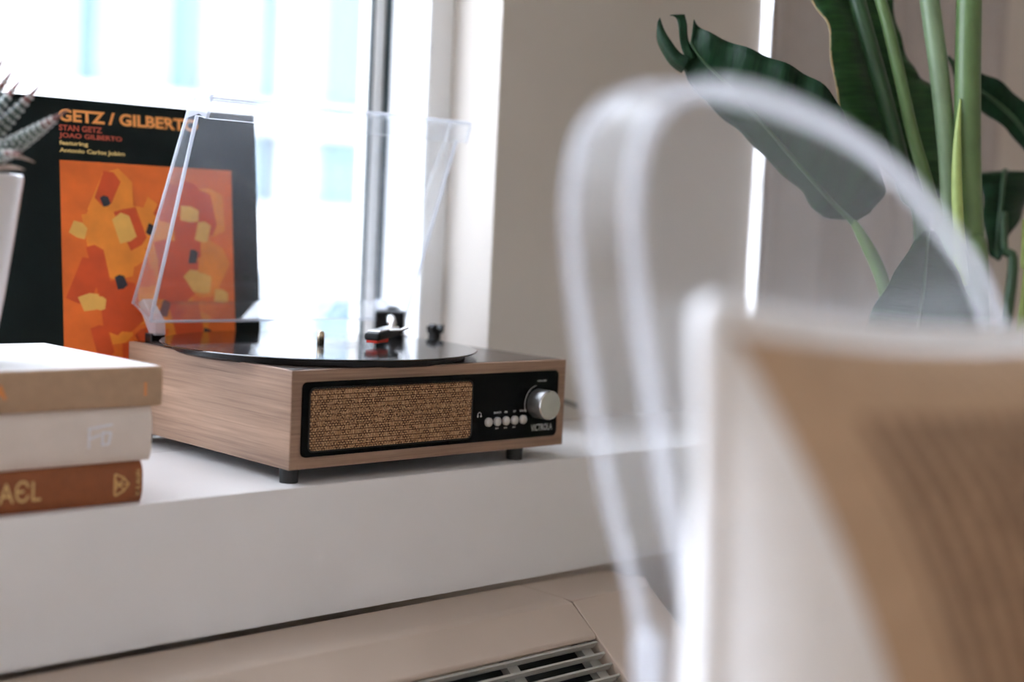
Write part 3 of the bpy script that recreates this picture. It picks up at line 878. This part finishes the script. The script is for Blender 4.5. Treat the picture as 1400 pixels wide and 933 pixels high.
def succulent_leaf(base, tip, sag, width, bands, tipm='succ_tip', dry=False):
    base = Vector(base); tip = Vector(tip)
    mid = (base + tip) / 2 + Vector((0, 0, sag))
    path = []
    n = 14
    for k in range(n + 1):
        t = k / n
        path.append(base * (1 - t) ** 2 + mid * 2 * t * (1 - t) + tip * t * t)
    cut = n - 3
    rad = [width * (0.72 + 0.55 * math.sin(min(1, t * 2.2) * math.pi / 2) * (1 - t) ** 0.0) * (1 - (t ** 1.8)) * 0.75 + 0.0006 for t in [k / n for k in range(n + 1)]]
    lf = link('leaf', bm_tube(path[:cut + 1], rad[:cut + 1], 12, flat=0.62), M['succ_dry' if dry else 'succ'], pot, True)
    link('leaf_tip', bm_tube(path[cut:], [r * 0.98 for r in rad[cut:]], 10, flat=0.62), M['succ_dry' if dry else tipm], lf, True)
    if bands:
        P, TT, N = frames(path)
        bmn = bmesh.new()
        for j in range(bands):
            t = 0.12 + 0.74 * j / (bands - 1)
            k = t * n; i = int(k); fr_ = k - i
            p_ = P[i].lerp(P[i + 1], fr_); t_ = TT[i]; n_ = N[i]; bi = t_.cross(n_); r = rad[i] * (1 - fr_) + rad[i + 1] * fr_
            for q in range(9):
                a = 2 * math.pi * q / 9 + (0.35 if j % 2 else 0)
                pos = p_ + (n_ * math.cos(a) + bi * 0.62 * math.sin(a)) * r
                s = bmesh.new(); bmesh.ops.create_icosphere(s, subdivisions=1, radius=0.00105 + 0.0006 * (1 - t))
                bmesh.ops.translate(s, vec=pos, verts=s.verts); merge(bmn, s)
        o = link('tubercles', bmn, M['succ_white'], lf, True)
        o['kind'] = 'stuff'
    return lf


SC = Vector((PC.x, PC.y, z0 + 0.137))
dp = 1.10
dark = 'succ_tip'
succulent_leaf(SC + Vector((0.010, -0.006, 0.004)), at_depth(93, 150, dp - 0.02), -0.004, 0.0135, 17)
succulent_leaf(SC + Vector((0.006, 0.002, 0.010)), at_depth(58, 112, dp + 0.01), -0.010, 0.0125, 14)
succulent_leaf(SC + Vector((0.002, 0.004, 0.014)), at_depth(31, 105, dp + 0.03), -0.008, 0.0110, 12)
succulent_leaf(SC + Vector((0.0, 0.004, 0.016)), at_depth(20, 92, dp + 0.0), -0.006, 0.0110, 12)
succulent_leaf(SC + Vector((-0.004, 0.004, 0.018)), at_depth(8, 75, dp - 0.02), -0.004, 0.0110, 12)
succulent_leaf(SC + Vector((0.012, 0.0, 0.0)), at_depth(47, 222, dp - 0.01), 0.020, 0.0050, 0, dry=True)
succulent_leaf(SC + Vector((0.014, -0.004, 0.0)), at_depth(33, 232, dp - 0.03), 0.010, 0.0060, 0, dry=True)
succulent_leaf(SC + Vector((0.008, -0.010, 0.0)), at_depth(30, 210, dp - 0.04), 0.012, 0.0095, 9)
for k in range(9):
    a = math.radians(70 + 19 * k)
    succulent_leaf(SC + Vector((0.008 * math.cos(a), 0.008 * math.sin(a), 0.006)), SC + Vector((0.075 * math.cos(a), 0.075 * math.sin(a), 0.045 + 0.015 * (k % 3))), -0.006, 0.0120, 8)

# ------------------------------------------------------------------ air conditioner under the sill
ac = thing('air_conditioner', 'beige wall unit air conditioner with slatted grille under the sill', 'air conditioner', (-0.4, -0.15, FLOOR))
YA = SY - 0.0035
cr, gr = (-0.0852, -0.118), (-0.1169, -0.1423)         # crease and grille edge (y, z)
sl = Vector((0, gr[0] - cr[0], gr[1] - cr[1])).normalized()
XA = 0.263
prof = [(YA, -0.1180), (cr[0] + 0.012, -0.1178), (cr[0], -0.1195), (gr[0], gr[1]), (gr[0] - 0.0012, gr[1] - 0.0035), (gr[0] + 0.002, gr[1] - 0.006), (YA, -0.150)]
link('top_cover', bm_prism([(-1.3, y, z) for y, z in prof], (1.3 + XA - 0.0006, 0, 0), 0.0008, 1), M['ac'], ac)
# end cap: back tile, slope tile, cheek with rounded end
link('end_cap', bm_prism([(XA + 0.0006, YA, -0.1180), (XA + 0.0006, cr[0] + 0.002, -0.1180), (XA + 0.11, cr[0] + 0.002, -0.1190), (XA + 0.135, cr[0] + 0.03, -0.1200), (XA + 0.12, YA, -0.1190)], (0, 0, -0.03), 0.0008, 1), M['ac'], ac)
e2 = Vector((0, cr[0], -0.1185)) + sl * 0.26
link('end_cheek', bm_prism([(XA + 0.0006, cr[0] + 0.001, -0.1185), (XA + 0.0006, e2.y, e2.z), (XA + 0.0006, e2.y + 0.05, e2.z - 0.08), (XA + 0.0006, cr[0] + 0.001, e2.z - 0.08)], (0.108, 0, 0), 0.0012, 2), M['ac'], ac)
# bars along the slope
nrm = Vector((0, -sl.z, sl.y)); nrm = nrm if nrm.z > 0 else -nrm
g0 = Vector((0, gr[0], gr[1]))
for k in range(9):
    c0 = g0 + sl * (0.0055 + 0.0125 * k) - nrm * 0.003
    bb = bm_prism([Vector((-1.3, 0, 0)) + c0 + sl * 0.0011, Vector((-1.3, 0, 0)) + c0 - sl * 0.0011, Vector((-1.3, 0, 0)) + c0 - sl * 0.0009 - nrm * 0.008, Vector((-1.3, 0, 0)) + c0 + sl * 0.0009 - nrm * 0.008], (1.3 + XA - 0.0005, 0, 0), 0.0003, 1)
    link('grille_bar', bb, M['ac_bar'], ac)
for px in (689, 806):
    xx = on_x(px, 900, 0)
    # ribs crossing under the bars
    r_ = ray(px, 895); tt_ = ((g0 + sl * 0.02 - nrm * 0.012) - CAM).dot(nrm) / r_.dot(nrm)
    xr_ = (CAM + r_ * tt_).x
    q0 = g0 - nrm * 0.012 - sl * 0.004; q1 = g0 - nrm * 0.012 + sl * 0.12
    link('grille_rib', bm_prism([Vector((xr_ - 0.006, 0, 0)) + q0, Vector((xr_ - 0.006, 0, 0)) + q1, Vector((xr_ - 0.006, 0, 0)) + q1 - nrm * 0.008, Vector((xr_ - 0.006, 0, 0)) + q0 - nrm * 0.008], (0.012, 0, 0)), M['ac_bar'], ac)
for k in range(1, 8):
    xr_ = 0.13 - 0.095 * k - 0.02
    q0 = g0 - nrm * 0.012 - sl * 0.004; q1 = g0 - nrm * 0.012 + sl * 0.12
    link('grille_rib', bm_prism([Vector((xr_ - 0.006, 0, 0)) + q0, Vector((xr_ - 0.006, 0, 0)) + q1, Vector((xr_ - 0.006, 0, 0)) + q1 - nrm * 0.008, Vector((xr_ - 0.006, 0, 0)) + q0 - nrm * 0.008], (0.012, 0, 0)), M['ac_bar'], ac)
# dark duct behind the bars and the casing below
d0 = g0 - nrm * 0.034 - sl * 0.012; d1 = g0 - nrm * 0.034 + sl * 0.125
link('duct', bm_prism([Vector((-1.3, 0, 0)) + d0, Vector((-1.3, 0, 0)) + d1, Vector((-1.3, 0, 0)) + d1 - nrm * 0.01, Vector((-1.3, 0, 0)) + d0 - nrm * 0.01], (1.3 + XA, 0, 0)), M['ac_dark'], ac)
box('casing', -1.3, XA + 0.10, -0.21, YA, FLOOR, -0.27, M['ac'], ac, bev=0.004)
link('front_strip', bm_prism([Vector((-1.3, 0, 0)) + g0 + sl * 0.118, Vector((-1.3, 0, 0)) + g0 + sl * 0.15, Vector((-1.3, -0.21, -0.27)), Vector((-1.3, -0.19, -0.27))], (1.3 + XA, 0, 0)), M['ac'], ac)

# ------------------------------------------------------------------ curtain at the right of the window wall
cx0 = on_y(1058, 60, YW - 0.03).x
cu_ = thing('curtain', 'pale linen curtain with leading hem against the wall', 'curtain', (cx0 + 0.25, YW - 0.03, FLOOR + 0.02))
b = bmesh.new()
cols_ = []
NC = 90
for i in range(NC + 1):
    t = i / NC
    x = cx0 + 0.62 * t
    ph = t * 2 * math.pi * 4.3
    yy = YW - 0.032 + 0.014 * math.sin(ph) + 0.005 * math.sin(2.3 * ph + 1)
    cols_.append([b.verts.new((x + 0.008 * math.sin(2 * ph), yy + 0.004 * math.sin(z * 3), z)) for z in (FLOOR + 0.02, 0.1, 0.6, 1.1, CEIL - 0.05)])
for i in range(NC):
    for k in range(4):
        b.faces.new([cols_[i][k], cols_[i + 1][k], cols_[i + 1][k + 1], cols_[i][k + 1]])
cl = link('cloth', b, M['curtain'], cu_, True)
md = cl.modifiers.new('thickness', 'SOLIDIFY'); md.thickness = 0.0015
hem = []
for k in range(13):
    z = FLOOR + 0.02 + (CEIL - 0.07 - FLOOR) * k / 12
    hem.append((cx0 - 0.003 + 0.003 * math.sin(z * 4), YW - 0.040, z))
link('leading_hem', bm_tube(hem, 0.0035, 12, flat=1.2), M['curtain'], cu_, True)
link('curtain_rail', bm_tube([(cx0 - 0.05, YW - 0.032, CEIL - 0.045), (cx0 + 0.7, YW - 0.032, CEIL - 0.045)], 0.010, 12), M['frame'], cu_, True)

# ------------------------------------------------------------------ bird of paradise plant
PX = Vector((0.64, -0.245, FLOOR))
pl = thing('strelitzia_plant', 'tall green broad-leaved house plant in a floor planter behind the chair', 'potted plant', tuple(PX))
link('planter', bm_lathe([(0, FLOOR), (0.115, FLOOR), (0.12, FLOOR + 0.01), (0.15, FLOOR + 0.27), (0.152, FLOOR + 0.28), (0.142, FLOOR + 0.28), (0.138, FLOOR + 0.25), (0, FLOOR + 0.25)], (PX.x, PX.y, 0), seg=40), M['planter'], pl, True)
link('soil', bm_lathe([(0.1385, FLOOR + 0.245), (0.1385, FLOOR + 0.256), (0.06, FLOOR + 0.262), (0, FLOOR + 0.264)], (PX.x, PX.y, 0), seg=32), M['soil'], pl, True)
SOILZ = FLOOR + 0.255


def px_path(pts):      # (px, py, depth) -> points
    return [at_depth(*p_) for p_ in pts]


def stem(pts, radii, m, foot=None, name='stem', flat=1.0):
    path = px_path(pts)
    if foot is not None:
        path = path + [Vector((PX.x + foot[0], PX.y + foot[1], SOILZ))]
        radii = list(radii) + [radii[-1] * 1.25]
    arr = spline([(*p_, r) for p_, r in zip([tuple(q) for q in path], radii)], 8)
    return link(name, bm_tube([a[:3] for a in arr], [a[3] for a in arr], 14, flat=flat), m, pl, True)


def blade(rows, m, n=7, across=6, ripple=0.004, rib=True, edge=False, rib_m=None):
    """rows from tip to base: left edge, midrib, right edge, each (px, py, depth). A folded, gently rippled blade with a raised midrib."""
    data = []
    for L, C, R_ in rows:
        l = at_depth(*L); c = at_depth(*C); r = at_depth(*R_)
        data.append((*l, *c, *r))
    sm = spline(data, n)
    bm = bmesh.new(); uvl = bm.loops.layers.uv.new('UVMap')
    grid = []; uvs = {}
    nv = len(sm)
    for j, d in enumerate(sm):
        l, c, r = Vector(d[0:3]), Vector(d[3:6]), Vector(d[6:9])
        row = []
        for i in range(-across, across + 1):
            t = abs(i) / across
            e = l if i < 0 else r
            p_ = c.lerp(e, t)
            nn = (r - l).cross(CU)
            bulge = math.sin(t * math.pi) * 0.10 * (e - c).length
            wob = ripple * t * math.sin(j * 0.9 + (2 if i < 0 else 0))
            p_ = p_ - CF * (bulge + wob)
            q = bm.verts.new(p_); uvs[q] = (t, j / nv)
            row.append(q)
        grid.append(row)
    for j in range(nv - 1):
        for i in range(2 * across):
            f = bm.faces.new([grid[j][i], grid[j][i + 1], grid[j + 1][i + 1], grid[j + 1][i]])
            for lp_ in f.loops: lp_[uvl].uv = uvs[lp_.vert]
    ob = link('leaf', bm, m, pl, True)
    md_ = ob.modifiers.new('thickness', 'SOLIDIFY'); md_.thickness = 0.0008; md_.offset = 0
    if rib:
        mid = [Vector(d[3:6]) for d in sm]
        link('midrib', bm_tube([p_ - CF * 0.0006 for p_ in mid], [0.0012 + 0.0022 * k / nv for k in range(nv)], 8), rib_m or M['stem_dark'], ob, True)
    if edge:
        el = [Vector(d[0:3]) for d in sm]
        link('leaf_margin', bm_tube([p_ - CF * 0.0005 for p_ in el], 0.0009, 6), M['leaf_edge'], ob, True)
    return ob


# stems
stem([(1140, -150, 1.50), (1156, -70, 1.49), (1172, 0, 1.48), (1198, 95, 1.48), (1222, 185, 1.48), (1240, 260, 1.48), (1262, 380, 1.48)], [0.0030, 0.0060, 0.0080, 0.0085, 0.0085, 0.0085, 0.009], M['stem_dark'], (0.0, 0.03))
stem([(1085, -430, 1.44), (1120, -260, 1.45), (1165, -110, 1.46), (1204, 0, 1.46), (1228, 95, 1.46), (1247, 180, 1.46), (1272, 270, 1.46), (1292, 380, 1.46)], [0.0038, 0.0044, 0.0050, 0.0056, 0.0060, 0.0062, 0.0066, 0.008], M['stem'], (0.01, -0.01))
stem([(1215, -560, 1.46), (1235, -330, 1.46), (1258, -120, 1.45), (1271, 0, 1.45), (1284, 100, 1.45), (1295, 210, 1.45), (1299, 300, 1.45), (1302, 400, 1.45)], [0.0050, 0.0070, 0.0088, 0.0096, 0.0094, 0.0090, 0.0090, 0.010], M['stem_pale'], (0.02, -0.03))
stem([(1385, -600, 1.42), (1350, -340, 1.43), (1328, -110, 1.44), (1325, 0, 1.44), (1323, 110, 1.44), (1323, 220, 1.44), (1328, 330, 1.44), (1334, 420, 1.44)], [0.0055, 0.0085, 0.0112, 0.0122, 0.0126, 0.0128, 0.0124, 0.013], M['stem'], (0.05, -0.03))
stem([(1313, 135, 1.43), (1309, 190, 1.428), (1308, 250, 1.426), (1311, 320, 1.426), (1316, 390, 1.43)], [0.0008, 0.0036, 0.0050, 0.0055, 0.006], M['sheath'], None, 'leaf_sheath')
stem([(1372, 290, 1.60), (1373, 340, 1.60), (1377, 430, 1.60)], [0.0038, 0.0045, 0.006], M['stem_dark'], (0.08, 0.06))
stem([(1402, 300, 1.50), (1400, 360, 1.50), (1398, 440, 1.50)], [0.0034, 0.0036, 0.005], M['sheath'], (0.09, 0.01))
stem([(1166, 302, 1.44), (1182, 330, 1.44), (1198, 362, 1.44), (1212, 405, 1.44), (1236, 520, 1.45)], [0.0036, 0.0058, 0.0066, 0.0070, 0.009], M['stem'], (-0.05, -0.02))
# the broad leaf reaching left, with its split tip
blade([((948, 28, 1.42), (944, 58, 1.42), (932, 92, 1.44)),
       ((968, 44, 1.41), (962, 84, 1.42), (948, 120, 1.45)),
       ((1012, 62, 1.40), (1000, 122, 1.42), (985, 158, 1.46)),
       ((1058, 80, 1.39), (1040, 165, 1.42), (1022, 190, 1.46)),
       ((1100, 100, 1.39), (1080, 212, 1.43), (1058, 228, 1.46)),
       ((1138, 128, 1.39), (1112, 248, 1.43), (1096, 262, 1.46)),
       ((1160, 170, 1.39), (1138, 276, 1.44), (1116, 290, 1.46)),
       ((1200, 226, 1.40), (1152, 290, 1.44), (1136, 299, 1.46)),
       ((1210, 262, 1.42), (1160, 298, 1.44), (1152, 300, 1.45)),
       ((1190, 290, 1.43), (1166, 305, 1.44), (1164, 304, 1.44))], M['leaf'], 6)
blade([((902, 24, 1.42), (901, 26, 1.42), (899, 30, 1.42)),
       ((912, 48, 1.42), (905, 52, 1.42), (899, 56, 1.43)),
       ((930, 72, 1.42), (921, 78, 1.42), (913, 84, 1.44)),
       ((944, 78, 1.42), (938, 92, 1.42), (932, 100, 1.44))], M['leaf'], 5, 3, 0.001, rib=False)
blade([((936, 20, 1.42), (926, 20, 1.42), (916, 21, 1.42)),
       ((939, 32, 1.42), (933, 30, 1.42), (926, 27, 1.42)),
       ((941, 54, 1.42), (935, 55, 1.42), (929, 54, 1.42)),
       ((950, 80, 1.42), (942, 84, 1.42), (936, 78, 1.42))], M['leaf'], 5, 3, 0.001, rib=False)
# the hanging leaf behind the stems, tan dry margin on its left
blade([((1110, -230, 1.52), (1116, -232, 1.53), (1122, -230, 1.53)),
       ((1080, -170, 1.49), (1128, -165, 1.53), (1180, -165, 1.53)),
       ((1085, -80, 1.47), (1150, -80, 1.53), (1212, -75, 1.53)),
       ((1110, 0, 1.47), (1170, 0, 1.53), (1222, 10, 1.53)),
       ((1133, 34, 1.46), (1184, 40, 1.53), (1234, 60, 1.53)),
       ((1136, 78, 1.46), (1194, 80, 1.53), (1252, 98, 1.54)),
       ((1144, 120, 1.46), (1206, 122, 1.53), (1272, 118, 1.55)),
       ((1151, 160, 1.46), (1216, 164, 1.53), (1290, 160, 1.55)),
       ((1172, 196, 1.47), (1226, 204, 1.53), (1296, 210, 1.55)),
       ((1206, 226, 1.49), (1236, 238, 1.53), (1290, 256, 1.55)),
       ((1238, 262, 1.52), (1248, 270, 1.53), (1272, 290, 1.54))], M['leaf2'], 6, edge=True)
# leaf arching right behind the thick stem
blade([((1296, 76, 1.56), (1295, 78, 1.56), (1294, 80, 1.56)),
       ((1322, 92, 1.55), (1316, 104, 1.56), (1310, 116, 1.57)),
       ((1345, 100, 1.55), (1338, 122, 1.56), (1332, 142, 1.57)),
       ((1376, 118, 1.55), (1370, 146, 1.56), (1364, 168, 1.57)),
       ((1410, 150, 1.55), (1400, 178, 1.56), (1394, 196, 1.57)),
       ((1470, 230, 1.55), (1450, 250, 1.56), (1440, 262, 1.57))], M['leaf'], 5)
# lower right drooping leaf
blade([((1362, 356, 1.60), (1364, 357, 1.60), (1367, 356, 1.60)),
       ((1350, 340, 1.60), (1362, 336, 1.60), (1378, 326, 1.60)),
       ((1345, 300, 1.60), (1366, 298, 1.60), (1396, 296, 1.62)),
       ((1342, 262, 1.60), (1370, 262, 1.60), (1408, 266, 1.63)),
       ((1338, 242, 1.60), (1372, 240, 1.61), (1420, 240, 1.64)),
       ((1344, 236, 1.61), (1374, 234, 1.62), (1416, 236, 1.64))], M['leaf'], 5)
# broad low leaf behind the cushion
blade([((1262, 316, 1.40), (1270, 314, 1.40), (1278, 317, 1.40)),
       ((1240, 345, 1.39), (1266, 348, 1.40), (1298, 350, 1.41)),
       ((1216, 386, 1.38), (1262, 392, 1.40), (1322, 398, 1.41)),
       ((1190, 432, 1.38), (1256, 440, 1.40), (1344, 442, 1.42)),
       ((1176, 500, 1.38), (1250, 520, 1.40), (1350, 510, 1.42)),
       ((1200, 590, 1.39), (1250, 600, 1.41), (1320, 590, 1.43))], M['leaf'], 6)
stem([(1250, 600, 1.41), (1262, 700, 1.42), (1275, 800, 1.43)], [0.005, 0.006, 0.007], M['stem'], (-0.02, -0.05))

# upper leaves at the ends of the long stems
for bx, by, bd, tx, ty, td, wd in ((1085, -430, 1.44, 930, -800, 1.36, 95), (1215, -560, 1.46, 1150, -1010, 1.50, 105), (1385, -600, 1.42, 1540, -1000, 1.36, 110)):
    rws = []
    ln = math.hypot(tx - bx, ty - by); nx, ny = -(ty - by) / ln, (tx - bx) / ln
    for q, wq in ((1.0, 0.02), (0.88, 0.45), (0.7, 0.85), (0.5, 1.0), (0.3, 0.9), (0.12, 0.55), (0.0, 0.06)):
        cx_, cy2, cd = bx + (tx - bx) * q, by + (ty - by) * q, bd + (td - bd) * q
        rws.append(((cx_ - nx * wd * wq, cy2 - ny * wd * wq, cd - 0.03 * wq), (cx_, cy2, cd), (cx_ + nx * wd * wq, cy2 + ny * wd * wq, cd - 0.03 * wq)))
    blade(rws, M['leaf'], 5)

# ------------------------------------------------------------------ clear chair
CY0, CY1 = -0.6115, -0.5765       # room face and window face of the chair back
ch = thing('clear_chair', 'transparent acrylic chair with round arched back', 'chair', (-0.09, -0.83, FLOOR))
out_px = [(915, 700), (880, 480), (866, 350), (866, 260), (880, 190), (910, 145), (960, 120), (1010, 120), (1060, 132), (1110, 152), (1160, 180), (1210, 215), (1260, 262), (1310, 325), (1350, 390)]
op = [(p_.x, p_.z) for p_ in (on_y(x, y, CY0) for x, y in out_px)]
SEATZ = -0.2065
left_low = [(-0.180, SEATZ + 0.0), (-0.190, -0.06), (-0.2060, 0.045)]
right_low = [(0.058, 0.160), (0.072, 0.105), (0.070, 0.030), (0.045, -0.07), (0.035, SEATZ)]
outl = spline(left_low + op + right_low, 5)
NP = len(outl)


def back_poly(y): return [(x, y, z) for x, z in outl]


def back_y(x):
    t = min(1.0, max(0.0, (x + 0.235) / 0.16)); t = t * t * (3 - 2 * t)
    return CY1 + (CY0 + 0.010 - CY1) * t


rear = [(x, back_y(x), z) for x, z in outl]
front = back_poly(CY0)
bb = bmesh.new()
fv = [bb.verts.new(p_) for p_ in front]; rv = [bb.verts.new(p_) for p_ in rear]
for ring in (fv, rv):            # each face as a fan of strips between the two flanks
    h2 = NP // 2
    for k in range(h2 - 1):
        bb.faces.new([ring[k], ring[k + 1], ring[NP - 2 - k], ring[NP - 1 - k]]) if k + 1 < NP - 2 - k else None
for k in range(NP):
    k2 = (k + 1) % NP
    bb.faces.new([fv[k], fv[k2], rv[k2], rv[k]])
link('backrest', bb, M['chair_clear'], ch)
link('back_rim', bm_tube(front, 0.0033, 8), M['chair_edge'], ch, True)
link('back_rim', bm_tube(rear, 0.0030, 8), M['chair_edge'], ch, True)
sx0, sx1 = -0.30, 0.155
seat = [(sx0 + 0.03, CY1, SEATZ), (sx1 - 0.03, CY1, SEATZ), (sx1, CY0 - 0.42, SEATZ), (sx0, CY0 - 0.42, SEATZ)]
link('seat', bm_prism(seat, (0, 0, -0.03), 0.012, 3), M['chair_clear'], ch)
for x, y in ((sx0 + 0.05, CY1 - 0.01), (sx1 - 0.05, CY1 - 0.01), (sx0 + 0.025, CY0 - 0.40), (sx1 - 0.025, CY0 - 0.40)):
    kx = 0.02 if y > -0.7 else 0.0
    link('leg', bm_tube([(x, y, SEATZ - 0.02), (x, y + kx, FLOOR)], [0.021, 0.014], 14), M['chair_clear'], ch, True)
yp = CY1 + 0.012
q = on_y(884, 862, yp)
for xt, xb_ in ((q.x, q.x + 0.030), (0.070, 0.045)):
    pth = spline([(xt, yp, q.z), (xt + (xb_ - xt) * 0.3, yp, q.z - 0.08), (xb_, yp, SEATZ - 0.015)], 8)
    link('back_post', bm_tube(pth, [0.0055] + [0.0075] * (len(pth) - 1), 14), M['chair_edge'], ch, True)

# ------------------------------------------------------------------ cushion on the chair
CC = Vector((-0.086, -0.676, 0.000))
HW, HH, TH = 0.205, 0.200, 0.070
cs = thing('cushion', 'puffy white cushion with ribbed tan woven panel on the clear chair', 'cushion', (CC.x, CC.y, CC.z - HH))
NU = 96


def cush(u, v, sgn, lift=0.0):
    pinch = 1 - 0.07 * (1 - abs(u) ** 2) * abs(v) ** 3
    pinch2 = 1 - 0.07 * (1 - abs(v) ** 2) * abs(u) ** 3
    th = TH * (max(0.0, (1 - abs(u) ** 2.6)) * max(0.0, (1 - abs(v) ** 2.6))) ** 0.55
    x = CC.x + u * HW * pinch2; z = CC.z + v * HH * pinch
    y = CC.y + sgn * (th + lift)
    return Vector((x, y + 0.10 * 0 * v, z))


b = bmesh.new()
gf = [[b.verts.new(cush(-1 + 2 * i / NU, -1 + 2 * j / NU, -1)) for i in range(NU + 1)] for j in range(NU + 1)]
gb = [[gf[j][i] if i in (0, NU) or j in (0, NU) else b.verts.new(cush(-1 + 2 * i / NU, -1 + 2 * j / NU, 0.85)) for i in range(NU + 1)] for j in range(NU + 1)]
for G in (gf, gb):
    for j in range(NU):
        for i in range(NU):
            try: b.faces.new([G[j][i], G[j][i + 1], G[j + 1][i + 1], G[j + 1][i]])
            except ValueError: pass
link('cushion_body', b, M['cushion'], cs, True)
b = bmesh.new()
NA, NB = 420, 40
U0, U1, V0, V1 = -0.965, 0.95, -0.9, 0.965
rows = []
for j in range(NB + 1):
    v = V0 + (V1 - V0) * j / NB
    row = []
    for i in range(NA + 1):
        t = i / NA
        u = U0 + (U1 - U0) * t
        ul = U0 + 0.36 * (V1 - v)            # the panel's left border slants
        u = ul + (U1 - ul) * t
        ph = (t + 0.05 * (v - 0.1) ** 2) * 32
        ribs = 0.004 * max(0.0, math.sin(ph * 2 * math.pi)) * min(1.0, max(0.0, (t - 0.07) * 14))
        edge = min(1.0, 14 * t, 14 * (1 - t), 7 * j / NB, 7 * (1 - j / NB))
        row.append(b.verts.new(cush(u, v, -1, 0.0008 + 0.0025 * edge + ribs * edge)))
    rows.append(row)
for j in range(NB):
    for i in range(NA):
        f = b.faces.new([rows[j][i], rows[j][i + 1], rows[j + 1][i + 1], rows[j + 1][i]])
        t, v = i / NA, V0 + (V1 - V0) * j / NB
        if t > 0.07 + 0.03 * (0.8 - v) and v < 0.80 and math.sin((t + 0.05 * (v - 0.1) ** 2) * 64 * math.pi) < 0.1: f.material_index = 1
link('woven_panel', b, [M['cushion_panel'], M['cushion_weft']], cs, True)
edge = [cush(u, v, -1) for u, v in [(-1 + 2 * k / 24, 1) for k in range(25)] + [(1, 1 - 2 * k / 24) for k in range(1, 25)] + [(1 - 2 * k / 24, -1) for k in range(1, 25)] + [(-1, -1 + 2 * k / 24) for k in range(1, 25)]]
link('piping', bm_tube(edge, 0.0055, 8), M['cushion'], cs, True)
